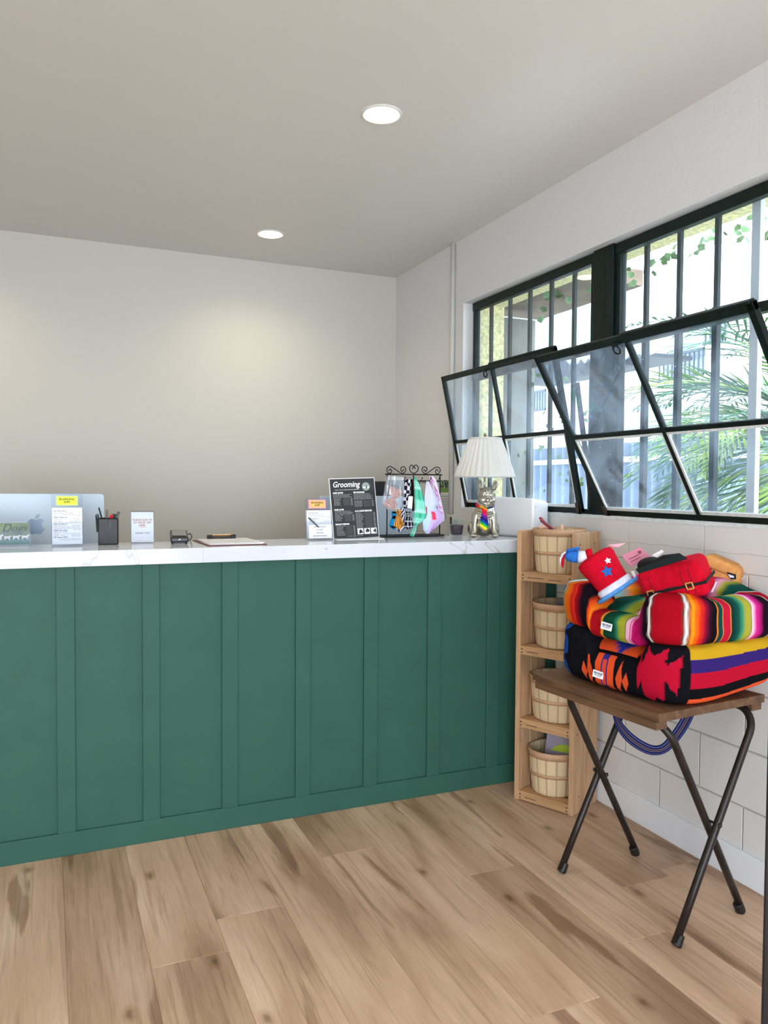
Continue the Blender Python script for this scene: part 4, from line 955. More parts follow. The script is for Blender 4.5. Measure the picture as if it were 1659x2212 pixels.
# collar and rainbow tie
rain = [hexc(c) for c in ('#D81E5B', '#E8262B', '#F58A1F', '#F6E62A', '#2BAE4A', '#1C3FA8', '#241A6B', '#6B2A9B')]
bm = bmesh.new(); tube(bm, [(.006+.043*math.cos(a*PI/16), -.004+.041*math.sin(a*PI/16), .152+.006*math.sin(a*PI/16)) for a in range(32)], .0052, 8, closed=True, flat=(.6, 1.4)); o = fin('collar', bm, vmat('printed satin', .4, 0), t); color_mesh(o, lambda c, i: rain[int((math.atan2(c.y, c.x)*3.2)) % 8])
bm = bmesh.new(); rows = [(-.010, .009, .140), (-.012, .012, .133), (-.007, .009, .122), (-.017, .015, .085), (-.021, .020, .055), (.004, .008, .032)]
G = []
for i in range(len(rows)-1):
    for q in range(10):
        f = q/10; l, r_, z = [rows[i][k]*(1-f)+rows[i+1][k]*f for k in range(3)]; G.append([bm.verts.new((l+(r_-l)*u/12, -.056-.006*math.sin(u/12*PI)-.004*(z > .12), z)) for u in range(13)])
for j in range(len(G)-1):
    for k in range(12): bm.faces.new((G[j][k], G[j][k+1], G[j+1][k+1], G[j+1][k]))
o = fin('rainbow_tie', bm, vmat('printed satin', .4, 0), t, smooth=True, recalc=False); color_mesh(o, lambda c, i: rain[int((c.z*75+c.x*55)) % 8]); s = o.modifiers.new('s', 'SOLIDIFY'); s.thickness = .003
# harp, shade, finial
bm = bmesh.new(); tube(bm, [(.004, .005, .215), (.004, .005, .30)], .0055, 14); tube(bm, [(.004, .005, .30), (.004, .005, .475)], .002, 8); lathe(bm, [(.0001, .290), (.013, .291), (.013, .297), (.0001, .30)], 16, (.004, .005, 0)); fin('pole', bm, mat('satin nickel', '#B8B4AC', .3, metal=.8), t, smooth=True)
def shade_mat():
    m, nt, b = nodes_of('pleated white silk'); b.inputs['Base Color'].default_value = hexc('#E6E5E2'); b.inputs['Roughness'].default_value = .8
    N = nt.nodes.new; tl = N('ShaderNodeBsdfTranslucent'); tl.inputs[0].default_value = hexc('#E6E5E2'); mx = N('ShaderNodeMixShader'); mx.inputs[0].default_value = .3
    out = nt.nodes['Material Output']; nt.links.new(b.outputs[0], mx.inputs[1]); nt.links.new(tl.outputs[0], mx.inputs[2]); nt.links.new(mx.outputs[0], out.inputs[0]); return m
shm = shade_mat()
bm = bmesh.new(); npl = 30; rs_ = random.Random(4); ph_ = [rs_.uniform(-.5, .5) for _ in range(npl+1)]
seg = npl*8; rings = []
for j in range(13):
    z = .290+.180*j/12; R_ = .146+(.078-.146)*j/12; ring = []
    for k in range(seg):
        a = 2*PI*k/seg; q = a*npl/(2*PI); fr_ = q % 1; am = .0035
        ring.append(bm.verts.new((.004+(R_+am*(abs(fr_-.5)*4-1)*(.5+.5*math.sin(j/12*PI)**.3))*math.cos(a+.03*ph_[int(q)]*math.sin(j/12*PI)), .005+(R_+am*(abs(fr_-.5)*4-1))*math.sin(a+.03*ph_[int(q)]*math.sin(j/12*PI)), z)))
    rings.append(ring)
for j in range(12):
    for k in range(seg): bm.faces.new((rings[j][k], rings[j][(k+1)%seg], rings[j+1][(k+1)%seg], rings[j+1][k]))
sh = fin('lamp_shade', bm, shm, t, recalc=False)
bm = bmesh.new(); tube(bm, [(.004+.147*math.cos(a*PI/32), .005+.147*math.sin(a*PI/32), .289) for a in range(64)], .0035, 6, closed=True, flat=(.7, 1.3)); fin('shade_trim', bm, shm, sh, smooth=True); bm = bmesh.new(); tube(bm, [(.004+.079*math.cos(a*PI/32), .005+.079*math.sin(a*PI/32), .471) for a in range(64)], .0035, 6, closed=True, flat=(.7, 1.5)); fin('shade_trim', bm, shm, sh, smooth=True)
bm = bmesh.new()
for a in range(3): tube(bm, [(.004, .005, .470), (.004+.078*math.cos(a*2.1), .005+.078*math.sin(a*2.1), .470)], .0012, 5)
fin('shade_spider', bm, mat('satin nickel', ''), sh)
bm = bmesh.new(); lathe(bm, [(.0001, .472), (.006, .474), (.004, .479), (.0085, .486), (.0075, .493), (.0001, .497)], 18, (.004, .005, 0)); fin('finial', bm, mat('bronze finial', '#8C7B70', .4, metal=.5), t, smooth=True)

# white plastic appliance at the counter end
t = thing('white_appliance', 'white rounded plastic box between the dog lamp and the right wall', 'appliance', (2.045, 3.30, ZT))
wp = mat('white plastic', '#F0F3F8', .3)
bm = bmesh.new()
fp = [Vector((.0, .10, 0)), Vector((.045, -.205, 0)), Vector((.162, -.165, 0)), (Vector((.162, .10, 0)))]
hts = [.195, .190, .172, .178]
v0 = [bm.verts.new(p) for p in fp]; v1 = [bm.verts.new(fp[i]+Vector((0, 0, hts[i]))) for i in range(4)]
bm.faces.new(v0); bm.faces.new(v1[::-1])
for i in range(4): bm.faces.new((v0[i], v1[i], v1[(i+1)%4], v0[(i+1)%4]))
fin('appliance_body', bm, wp, t, bevel=.018, seg=5)
bm = bmesh.new(); cyl(bm, (.063, -.1995, .148), .0022, .004, 10, 'y'); fin('screw', bm, mat('grey screw', '#8A8E95', .4), t)

# ---------------------------------------------------------------- slatted shelf unit with baskets
def pine(name, col, st, var=.28):
    if name in _mats: return _mats[name]
    m, nt, b = nodes_of(name); L = nt.links; N = nt.nodes.new
    tc = N('ShaderNodeTexCoord'); mp = N('ShaderNodeMapping'); mp.inputs['Scale'].default_value = st; L.new(tc.outputs['Object'], mp.inputs[0])
    n = N('ShaderNodeTexNoise'); n.inputs['Scale'].default_value = 14; n.inputs['Detail'].default_value = 6; n.inputs['Distortion'].default_value = 1; L.new(mp.outputs[0], n.inputs['Vector'])
    c = hexc(col); r = N('ShaderNodeValToRGB'); e = r.color_ramp.elements; e[0].position = .3; e[1].position = .7
    e[0].color = tuple(x*(1-var) for x in c[:3])+(1,); e[1].color = tuple(min(1, x*(1+var*.4)) for x in c[:3])+(1,)
    L.new(n.outputs['Fac'], r.inputs[0]); L.new(r.outputs[0], b.inputs['Base Color']); b.inputs['Roughness'].default_value = .65
    bp = N('ShaderNodeBump'); bp.inputs['Strength'].default_value = .2; bp.inputs['Distance'].default_value = .002; L.new(n.outputs['Fac'], bp.inputs['Height']); L.new(bp.outputs[0], b.inputs['Normal'])
    _mats[name] = m; return m
pv = pine('pine upright', '#C9A27B', (2.5, 2.5, .25)); ph_ = pine('pine rail', '#C59A70', (.3, 2.5, 2.5))
SANG = math.radians(-64.7); SO = Vector((1.882, 2.907, 0))
SW, SD, SH = .285, .218, 1.185
sh = thing('wooden_shelf', 'tall narrow pine shelf of four tiers standing at the end of the green counter', 'shelf', SO, SANG)
for x0, nm in ((0, 'side_panel'), (SW-.022, 'side_panel')):
    bm = bmesh.new(); mm(bm, (x0, 0, 0), (x0+.022, .088, SH)); mm(bm, (x0, .094, 0), (x0+.022, SD, SH)); mm(bm, (x0+.004, .085, .02), (x0+.018, .097, SH-.004))
    fin(nm, bm, pv, sh, bevel=.0025)
levels = [.04, .36, .68, 1.003]
dk_ = mat('dark stamp', '#2A211C', .8)
for i, z in enumerate(levels):
    bm = bmesh.new(); mm(bm, (.022, .002, z-.036), (SW-.022, .018, z-.003)); fin('front_rail', bm, ph_, sh, bevel=.0015)
    bm = bmesh.new(); mm(bm, (.022, .002, z-.003), (SW-.022, .070, z+.003)); mm(bm, (.022, .078, z-.009), (SW-.022, .14, z)); mm(bm, (.022, .15, z-.009), (SW-.022, SD-.004, z)); fin('shelf_slats', bm, ph_, sh, bevel=.0015)
    for x in (.030, SW-.030):
        for dz in (-.011, -.026): bm = bmesh.new(); cyl(bm, (x, .0018, z+dz), .0032, .001, 10, 'y'); fin('nail_head', bm, dk_, sh)
    bm = bmesh.new()
    rnd = random.Random(i); x = .055
    while x < (.11 if i != 3 else .13): poly(bm, [(x, .0015, z-.022), (x+.004, .0015, z-.022), (x+.004, .0015, z-.0185), (x, .0015, z-.0185)]); x += .0056
    if i == 3:
        x = .155
        while x < .215: poly(bm, [(x, .0015, z-.024), (x+.004, .0015, z-.024), (x+.004, .0015, z-.0205), (x, .0015, z-.0205)]); x += .0056
    fin('stamped_text', bm, dk_, sh)
for (y, z) in ((.03, 1.135), (.16, 1.135), (.05, .07), (.03, .34), (.16, .66), (.15, .98)):
    bm = bmesh.new(); cyl(bm, (SW+.0003, y, z), .003, .001, 10, 'x'); fin('nail_head', bm, dk_, sh)
# half bushel baskets
bkm = vmat('thin basket veneer', .75, .3, 60)
def basket_proto(label):
    b = thing('wood_basket', label, 'basket', (0, 0, 0), group='veneer baskets on the shelf tiers')
    ns = 15; sub = 8; n = ns*sub; H = .190; rnd = random.Random(12)
    tone = [rnd.uniform(-.06, .08) for _ in range(ns)]
    bm = bmesh.new(); rings = []; zs = [0, .004, .012, .05, .10, .15, H]
    for z in zs:
        f = z/H; R_ = (.098+.0195*(f**.6)) * (0.93 if z == 0 else (.98 if z == .004 else 1))
        rings.append([bm.verts.new(((R_-(.0018 if k % sub == 0 else 0)+.0012*math.sin(PI*(k % sub)/sub))*math.cos(2*PI*k/n), (R_-(.0018 if k % sub == 0 else 0))*math.sin(2*PI*k/n)*.90, z)) for k in range(n)])
    for i in range(len(zs)-1):
        for k in range(n): bm.faces.new((rings[i][k], rings[i][(k+1)%n], rings[i+1][(k+1)%n], rings[i+1][k]))
    bm.faces.new(rings[0][::-1])
    o = fin('basket_body', bm, bkm, b, recalc=False)
    def cf(c, i):
        if i >= n*len(zs): return hexc('#C9A983')
        k = i % n; t_ = tone[k//sub]; base = Vector(hexc('#DCC5A0')[:3])*(1+t_)
        base = base*(.88+.12*(.5+.5*noise.noise(Vector((k*.35, c.z*20, 2)))))
        if k % sub == 0: base = base*.60
        return (*base, 1)
    color_mesh(o, cf); s = o.modifiers.new('s', 'SOLIDIFY'); s.thickness = .002
    def band(z0, z1, R0, R1, nm, col):
        bm = bmesh.new(); r1 = [bm.verts.new((R0*math.cos(2*PI*k/72), R0*math.sin(2*PI*k/72)*.905, z0)) for k in range(72)]; r2 = [bm.verts.new((R1*math.cos(2*PI*k/72), R1*math.sin(2*PI*k/72)*.905, z1)) for k in range(72)]
        for k in range(72): bm.faces.new((r1[k], r1[(k+1)%72], r2[(k+1)%72], r2[k]))
        o = fin(nm, bm, pine('veneer band', col, (1, 1, 3), .2), b, smooth=True, recalc=False); s = o.modifiers.new('s', 'SOLIDIFY'); s.thickness = .0028; s.offset = 1
    band(H-.028, H+.003, .1168, .1190, 'rim_band', '#C29A78'); band(.082, .097, .1100, .1118, 'middle_band', '#BE9670')
    return b
def on_shelf(x, y, z): p = Matrix.Rotation(SANG, 3, 'Z') @ Vector((x, y, 0))+SO; p.z = z; return p
bk = basket_proto('round veneer basket on the top tier, holding dark red rolls')
bk.location = on_shelf(SW/2, .112, 1.0035); bk.rotation_euler.z = .3
dup(bk, on_shelf(SW/2, .112, .6835), 1.1, 'round veneer basket on the second tier from the top, beside the beds')
dup(bk, on_shelf(SW/2, .112, .3635), 2.0, 'round veneer basket on the third tier from the top, behind the table edge')
dup(bk, on_shelf(SW/2, .112, .0435), 2.9, 'round veneer basket on the lowest tier, with a bag sticking out')
# contents of the baskets
def free(name, label, cat, bm, m, loc, rot=(0,0,0), group=None, **k):
    o = fin(name, bm, m, **k); o.location = loc; o.rotation_euler = rot; tag(o, label, cat, group); return o
maroon = mat('maroon wrapper', '#7A1F35', .45)
p = on_shelf(.085, .09, 1.19)
for i, (dx, dz, ry, lb) in enumerate(((-.022, .012, -.95, 'dark red roll leaning left in the top basket'), (.012, .016, -.75, 'brighter red roll crossing behind its neighbour in the top basket'))):
    bm = bmesh.new(); box(bm, (0, 0, 0), (.012, .018, .085)); free('treat_roll', lb, 'treat', bm, [maroon, mat('red wrapper', '#A32A3C', .4)][i:i+1], p+Vector((dx*.5+.01, dx*1.2, dz+.004)), (0, ry, -.9), 'red rolls in the top basket', bevel=.004)
bm = bmesh.new(); tube(bm, [(-.022, 0, 0), (.022, 0, .006)], .010, 12); free('chew_roll', 'pale pink chew roll on the rim of the top basket', 'treat', bm, mat('pale pink chew', '#E2B5A0', .6), p+Vector((-.012, -.012, .008)), (0, 0, -.6))
bm = bmesh.new(); tube(bm, [(0, 0, -.03), (0, 0, .028)], .008, 12); free('chew_stick', 'peach coloured chew stick upright in the top basket', 'treat', bm, mat('peach chew', '#F0C6A6', .6), on_shelf(.15, .12, 1.185))
bm = bmesh.new(); prism(bm, [(-.07, -.06), (.07, -.06), (.072, .06), (-.066, .066)], .012); b4 = fin('treat_bag', bm, clear); b4.location = on_shelf(.16, .085, .245); b4.rotation_euler = (-.12, 0, SANG); tag(b4, 'clear plastic bag with a lime green strip in the lowest basket', 'bag')
bm = bmesh.new(); prism(bm, [(-.030, -.02), (.066, -.015), (.066, .018), (.02, .016), (-.012, .0)], .004); o = fin('lime_strip', bm, mat('lime green print', '#B5C83C', .5), b4); o.location.y = .004
bm = bmesh.new(); prism(bm, [(-.06, -.05), (.06, -.05), (.062, .045), (-.055, .05)], .003); o = fin('mauve_insert', bm, mat('mauve film', '#A79AA8', .5), b4); o.location.y = .0085
bm = bmesh.new(); mm(bm, (-.06, -.004, -.04), (.06, .004, .012)); free('flat_packet', 'grey flat packet lying at the back of the second basket', 'packet', bm, mat('grey packet', '#8F8C90', .4), on_shelf(.17, .15, .872), (.3, 0, SANG), bevel=.002)

# ---------------------------------------------------------------- folding table
TC = Vector((1.862, 2.088, 0)); TA = math.radians(5.5); TZ = .71
old = pine('old brown plank', '#6A4C34', (2.2, .25, 2.2), .5)
tb = thing('folding_table', 'old wooden plank table on crossed black tube legs, piled with beds', 'table', TC, TA)
hx, hy = .243, .288
for i in range(3):
    x0 = -hx+i*2*hx/3; bm = bmesh.new(); mm(bm, (x0+.0008, -hy, TZ-.026), (x0+2*hx/3-.0008, hy, TZ))
    bmesh.ops.subdivide_edges(bm, edges=[e for e in bm.edges if abs((e.verts[0].co-e.verts[1].co).y) > .1], cuts=30)
    for v in bm.verts: v.co.x += .0018*noise.noise(v.co*22); v.co.z += .0012*noise.noise(v.co*18+Vector((3, 0, 0)))
    fin('top_plank', bm, old, tb, bevel=.002)
for x0 in (-hx+.002, hx-.048):
    bm = bmesh.new(); mm(bm, (x0, -hy+.010, TZ-.052), (x0+.046, hy-.014, TZ-.0265))
    bmesh.ops.subdivide_edges(bm, edges=[e for e in bm.edges if abs((e.verts[0].co-e.verts[1].co).y) > .1], cuts=30)
    for v in bm.verts: v.co.x += .0016*noise.noise(v.co*26)
    fin('cleat', bm, old, tb, bevel=.002)
legm = mat('black brown tube', '#2B2422', .38, metal=.35, var=.35, scale=25, bump=.1, bscale=80)
capm = mat('black rubber', '#151415', .5)
def leg_frame(xf, xt, ya, yb, ztop=.668):
    def leg_side(y, ysg):
        pts = [Vector((xf, y, .012))]
        top = Vector((xt, y, ztop)); d = (top-pts[0]).normalized(); r = .075
        pts.append(pts[0]+d*.2); pts.append(top-d*(r+.02))
        for k in range(9):
            a = PI/2*k/8; pts.append(top-d*r*(1-math.sin(a))+Vector((0, ysg*r*(1-math.cos(a)), 0)))
        return pts
    A = leg_side(ya, 1); B = leg_side(yb, -1)
    bm = bmesh.new(); tube(bm, A+B[::-1], .0122, 14); f = fin('leg_frame', bm, legm, tb, smooth=True)
    for y, P_ in ((ya, A), (yb, B)):
        d = (P_[1]-P_[0]).normalized(); bm = bmesh.new(); b0 = Vector((xf, y, .0))-d*.0
        tube(bm, [b0+Vector((0, 0, .002)), b0+d*.006, b0+d*.036, b0+d*.038], [.0145, .0165, .0155, .013], 16); fin('foot_cap', bm, capm, f, smooth=False)
    return f
leg_frame(.176, -.185, -.268, .180); leg_frame(-.168, .187, -.302, .206)
for y, s in ((-.285, -1), (.194, 1)):
    bm = bmesh.new(); tube(bm, [(.004, y-.028*1, .338), (.004, y+.028, .338)], .0045, 8); ell(bm, (.004, y-.030, .338), (.008, .005, .008), sub=2); ell(bm, (.004, y+.030, .338), (.008, .005, .008), sub=2); fin('rivet', bm, legm, tb, smooth=True)

# woven strap hanging under the table top
pts = [(1325,1525,2.15),(1334,1560,2.14),(1352,1586,2.13),(1378,1607,2.12),(1408,1620,2.11),(1434,1616,2.10),(1456,1594,2.09),(1476,1566,2.08),(1490,1538,2.08),(1500,1508,2.08)]
P = [ray_y(*q) for q in pts]; Q = []
for i in range(len(P)-1):
    p0, p1, p2, p3 = P[max(i-1, 0)], P[i], P[i+1], P[min(i+2, len(P)-1)]
    for k in range(8):
        u = k/8; Q.append(.5*((2*p1)+(-p0+p2)*u+(2*p0-5*p1+4*p2-p3)*u*u+(-p0+3*p1-3*p2+p3)*u**3))
Q.append(P[-1])
bm = bmesh.new(); rows = []
for i, p in enumerate(Q):
    t_ = (Q[min(i+1, len(Q)-1)]-Q[max(i-1, 0)]).normalized(); f = i/(len(Q)-1)
    n1 = t_.cross(_f).normalized(); tw = .5*math.cos(f*PI*2.0)+.35; wv = (n1*math.cos(tw)+_f*math.sin(tw))*(.0175)
    rows.append([bm.verts.new(p+wv*(2*k/16-1)) for k in range(17)])
for a, b_ in zip(rows, rows[1:]):
    for k in range(16): bm.faces.new((a[k], a[k+1], b_[k+1], b_[k]))
o = fin('woven_strap', bm, vmat('woven wool', .95, .5, 700), recalc=False, smooth=True)
sc_ = ['#232A5C', '#232A5C', '#5A5F8F', '#1B2350', '#1B2350', '#262E66', '#7D6A70', '#3B3440', '#3B3440', '#7D6A70', '#262E66', '#1B2350', '#1B2350', '#6E78B0', '#232A5C', '#1D2450', '#1D2450']
color_mesh(o, lambda c, i: hexc(sc_[i % 17])); s = o.modifiers.new('s', 'SOLIDIFY'); s.thickness = .003
tag(o, 'blue woven strap looping down under the table top', 'strap')

# ---------------------------------------------------------------- striped pet beds
QUAD = [(1.645, 2.335), (1.70, 1.775), (2.203, 1.79), (2.19, 2.35)]
def bedpath(quad, inset, r, n):
    q = [Vector(v) for v in quad]; m = 4; Qi = []
    for i in range(m):
        a, b_, c = q[i-1], q[i], q[(i+1) % m]; d1 = (b_-a).normalized(); d2 = (c-b_).normalized()
        n1 = Vector((-d1.y, d1.x)); n2 = Vector((-d2.y, d2.x)); Qi.append(b_+(n1+n2)*inset/(1+n1.dot(n2)))
    P = []
    for i in range(m):
        a, b_, c = Qi[i-1], Qi[i], Qi[(i+1) % m]; p0 = b_+(a-b_).normalized()*r; p2 = b_+(c-b_).normalized()*r
        for k in range(11): t = k/10; P.append(p0*(1-t)**2+2*b_*t*(1-t)+p2*t*t)
    C = P+[P[0]]; d = [0]
    for i in range(len(P)): d.append(d[-1]+(C[i+1]-C[i]).length)
    L = d[-1]; out = []; j = 0
    for i in range(n):
        s = L*i/n
        while d[j+1] < s: j += 1
        out.append((s, C[j].lerp(C[j+1], (s-d[j])/max(1e-9, d[j+1]-d[j]))))
    return out, L
def smooth(a, b_, x): t = max(0, min(1, (x-a)/(b_-a))); return t*t*(3-2*t)
def bolster(name, quad, zb, zt, w_, colfn, parent, n=760, m_=84, ex=3.3, puff=.006):
    pts, L = bedpath(quad, w_/2, .07, n); bm = bmesh.new(); G = []
    fine_ = [(math.copysign(abs(math.cos(a))**(2/ex), math.cos(a)), math.copysign(abs(math.sin(a))**(2/ex), math.sin(a)), a) for a in [2*PI*q/4000 for q in range(4001)]]
    dd = [0]
    for q in range(4000): dd.append(dd[-1]+math.hypot((fine_[q+1][0]-fine_[q][0])*w_/2, (fine_[q+1][1]-fine_[q][1])*.09))
    prof = []; q = 0
    for k in range(m_):
        while dd[q+1] < dd[-1]*k/m_: q += 1
        prof.append(fine_[q])
    for i, (s, p) in enumerate(pts):
        t = (pts[(i+1) % n][1]-pts[i-1][1]).normalized(); nr = Vector((t.y, -t.x))  # outward
        z0, z1 = zb(s), zt(s); ring = []
        for k in range(m_):
            px_, pz_, a = prof[k]; ca, sa = math.cos(a), math.sin(a)
            rx = w_/2*px_; rz = (z1-z0)/2*pz_
            wob = 1+puff/w_*noise.noise(Vector((s*9, ca*2, sa*2+z0*5)))*2
            q = p+nr*rx*wob; zz = (z0+z1)/2+rz*(wob if sa > 0 else 1)
            ring.append(bm.verts.new((q.x, q.y, zz)))
        G.append(ring)
    for i in range(n):
        for k in range(m_): bm.faces.new((G[i][k], G[i][(k+1) % m_], G[(i+1) % n][(k+1) % m_], G[(i+1) % n][k]))
    o = fin(name, bm, vmat('woven wool', .95, .5, 700), parent, smooth=True, recalc=True)
    def cf(c, i):
        ii, k = divmod(i, m_); s = L*ii/n; return colfn(s, prof[k][2], c)
    color_mesh(o, cf); return o
def cushion(name, quad, inset, z0, z1, colfn, parent):
    q = [Vector(v) for v in quad]; bm = bmesh.new(); N_ = 60; G = []
    for j in range(N_+1):
        G.append([])
        for i in range(N_+1):
            u, v = inset+(1-2*inset)*i/N_, inset+(1-2*inset)*j/N_
            p = (q[0]*(1-u)+q[3]*u)*(1-v)+(q[1]*(1-u)+q[2]*u)*v
            h = (max(0, math.sin(PI*i/N_))**.35)*(max(0, math.sin(PI*j/N_))**.35)
            G[-1].append(bm.verts.new((p.x, p.y, z0+(z1-z0)*h+.004*noise.noise(Vector((i*.15, j*.15, z0*9))))))
    for j in range(N_):
        for i in range(N_): bm.faces.new((G[j][i], G[j][i+1], G[j+1][i+1], G[j+1][i]))
    o = fin(name, bm, vmat('woven wool'), parent, smooth=True, recalc=False)
    color_mesh(o, lambda c, i: colfn((i % (N_+1))/N_, (i//(N_+1))/N_)); s = o.modifiers.new('s', 'SOLIDIFY'); s.thickness = .03; return o
# upper, serape striped bed
ser = [(0, '#8FC7D0'), (.050, '#BFE0E4'), (.066, '#A9C9CC'), (.068, '#2A2020'), (.071, '#E8871E'), (.088, '#E2601C'), (.100, '#C21A1A'), (.108, '#E23A22'), (.112, '#A10F1C'), (.126, '#6A0D1C'), (.138, '#1A0E1A'), (.163, '#120C14'), (.168, '#D8431B'), (.178, '#F0801E'),
       (.183, '#A8121F'), (.228, '#A8121F'), (.230, '#D78A2A'), (.238, '#E0A23A'), (.241, '#0D3B2C'), (.285, '#0F4A38'), (.298, '#2D7D5E'), (.312, '#9AA832'), (.334, '#A9A63A'), (.336, '#1B1416'), (.340, '#F2CBDD'), (.345, '#E79BC4'), (.350, '#F6D7E6'), (.354, '#D92E86'), (.360, '#F0A9CC'), (.364, '#C4166E'), (.392, '#9E0F52'), (.404, '#1B0C1A'),
       (.413, '#140B14'), (.415, '#E6DEDA'), (.420, '#E6DEDA'), (.4215, '#333A33'), (.424, '#A60C1E'), (.4665, '#A60C1E'), (.468, '#3B443C'), (.470, '#E9E4E0'), (.475, '#E9E4E0'), (.4765, '#5A1030'), (.479, '#F08C1C'), (.484, '#F5A31F'), (.488, '#EB6A1A'), (.496, '#E03A1C'), (.505, '#B3132A'), (.512, '#7C1030'), (.522, '#3A0F26'), (.538, '#150D16'),
       (.553, '#150D16'), (.555, '#E9A33C'), (.559, '#C8501E'), (.561, '#0F4440'), (.577, '#0F4440'), (.579, '#D9A04A'), (.582, '#C01C38'), (.610, '#C01C38'), (.612, '#E7B04A'), (.615, '#3A1A1A'), (.620, '#0E3330'), (.645, '#125045'), (.662, '#3F9270'), (.676, '#A7A83A'), (.698, '#ABA63C'), (.700, '#2A1C20'), (.703, '#F1DCE6'), (.712, '#EBA6CC'), (.722, '#D92E92'), (.742, '#A81668'), (.752, '#1D0C1C'),
       (.775, '#1D0C1C'), (.777, '#E6DEDA'), (.783, '#B3122C'), (.83, '#B3122C'), (.834, '#E6DEDA'), (.84, '#0F4440'), (.88, '#125045'), (.90, '#A7A83A'), (.92, '#EBA6CC'), (.95, '#A81668'), (1.0, '#C01C38'), (1.05, '#0F4440'), (1.08, '#E9A33C'), (1.12, '#E03A1C'), (1.17, '#150D16'), (1.22, '#125045'), (1.26, '#A7A83A'), (1.30, '#D92E92'), (1.35, '#A60C1E'), (1.40, '#F08C1C'), (1.45, '#8FC7D0'), (1.6, '#8FC7D0')]
serl = [(a, Vector(hexc(c)[:3])) for a, c in ser]
def serape(s, a=0, c=None):
    s = s % 1.547+.0006*math.sin(a*9)
    for i in range(len(serl)-1):
        if serl[i+1][0] > s:
            f = (s-serl[i][0])/max(1e-6, serl[i+1][0]-serl[i][0]); return (*serl[i][1].lerp(serl[i+1][1], max(0, f)), 1)
    return (*serl[-1][1], 1)
def lowf(s): return smooth(.145, .185, s)*(1-smooth(.372, .408, s))
ub = thing('pet_bed', 'bright serape striped pet bed, upper one of the two on the table', 'pet bed', (1.93, 2.06, .9), group=None)
def bed_child(o): o.location = (-1.93, -2.06, -.9)
o = bolster('bolster', QUAD, lambda s: .893-.018*lowf(s), lambda s: 1.050-.085*lowf(s)-.018*smooth(.50, .60, s)+.035*smooth(.80, .95, s)*(1-smooth(1.2, 1.4, s)), .135, serape, ub); bed_child(o)
def ucol(u, v): return serape(.18+.24*v+.25*(1-u)*0+.02*math.sin(u*3))
o = cushion('cushion', QUAD, .16, .925, .975, ucol, ub); bed_child(o)
# lower, black bed with zigzag motifs
BK = hexc('#121218')
def sawstar(x, y, arms=((0, 1.0, .32), (-.62, .55, .2), (.62, .55, .2))):
    # x,y in -1..1 ; mirrored vertical spikes
    for cx, h, w2 in arms:
        t = abs(y)/h
        if t < 1 and abs(x-cx*(1-.15*t)) < w2*(1-t)**.8: return True
    return abs(x) < .95-.9*abs(y)**.7*1.1 and abs(y) < .38
STAR = [(-.43,.9),(-.1,.60),(.45,.9),(.36,.48),(.40,.36),(.92,.69),(.83,.04),(.81,-.66),(.36,-.12),(.32,-.88),(.05,-.72),(-.28,-.97),(-.66,-.74),(-.62,-.17),(-.96,-.59),(-1,.09),(-.83,.71),(-.62,.30),(-.50,.45)]
def inpoly(x, y, P):
    r = False; j = len(P)-1
    for i in range(len(P)):
        if (P[i][1] > y) != (P[j][1] > y) and x < (P[j][0]-P[i][0])*(y-P[i][1])/(P[j][1]-P[i][1])+P[i][0]: r = not r
        j = i
    return r
def zl(s): return .7125+.036*smooth(.52, .84, s)*(1-smooth(.95, 1.15, s))
def aztec(s, a, c):
    z = (c.z-zl(s))/(.905-zl(s))
    out = math.cos(a) > -.6
    if s > 1.50 or s < .085:                   # left end, blue flames
        ss = s if s < .7 else s-1.547; x = (ss-.066)/.030
        if abs(x) < .5+.22*math.sin(z*13)+.12*math.sin(z*29) and out: return hexc('#1F4FA8')
        return BK
    if .10 < s < .385:
        x = (s-.245)/.085
        if z < .60 and out:
            y = (z-.30)/.40
            if abs(x) < .16 and (abs(x) > .09 or abs(y) > .55): return hexc('#3B2F86')
            if abs(x) < .07: return hexc('#D8482F')
            if abs(x) < .48 and abs(y) < .85-.25*abs(x): return hexc('#E4552B')
            for cx, h in ((.78, .75), (1.12, .42)):
                w2 = .17*(1-(abs(y+.10+.2*(cx-.78))/h)); 
                if abs(abs(x)-cx-.10*y) < w2: return hexc('#E4552B')
        return BK
    if .385 <= s < .468:
        x = (s-.4265)/.040; y = (z-.47)/.50
        if out and inpoly(x, y, STAR): return hexc('#B81232')
        return BK
    if .468 <= s < .474 or .085 <= s <= .10: return BK
    if s < 1.1:
        # bands running lengthwise, wrapping round the side
        q = z + .04*math.sin(s*4)
        if not out: return hexc('#C9A63A')
        if q > .79: return hexc('#C79E22')
        if q > .58: return hexc('#35236B')
        if q > .33: return hexc('#B4122F')
        if q > .16: return hexc('#100F14')
        return hexc('#E8592E')
    return BK
lb = thing('pet_bed', 'black pet bed with orange, red and blue zigzags, lower one on the table', 'pet bed', (1.93, 2.06, .712))
def lb_child(o): o.location = (-1.93, -2.06, -.712)
zlow = lambda s: .7125+.036*smooth(.52, .84, s)*(1-smooth(.95, 1.15, s))
o = bolster('bolster', QUAD, zlow, lambda s: .905-.072*lowf(s), .14, aztec, lb, n=760, m_=230); lb_child(o)
def lcol(u, v):
    x, y = (v-.45)*3, u*5
    if abs(math.sin(y*2.2))*.5 > abs(x-.3): return hexc('#2B3A9E')
    if abs(math.sin(y*2.2+.6))*1.2 > abs(x): return hexc('#E4552B')
    return BK
o = cushion('cushion', QUAD, .12, .80, .868, lcol, lb); lb_child(o)
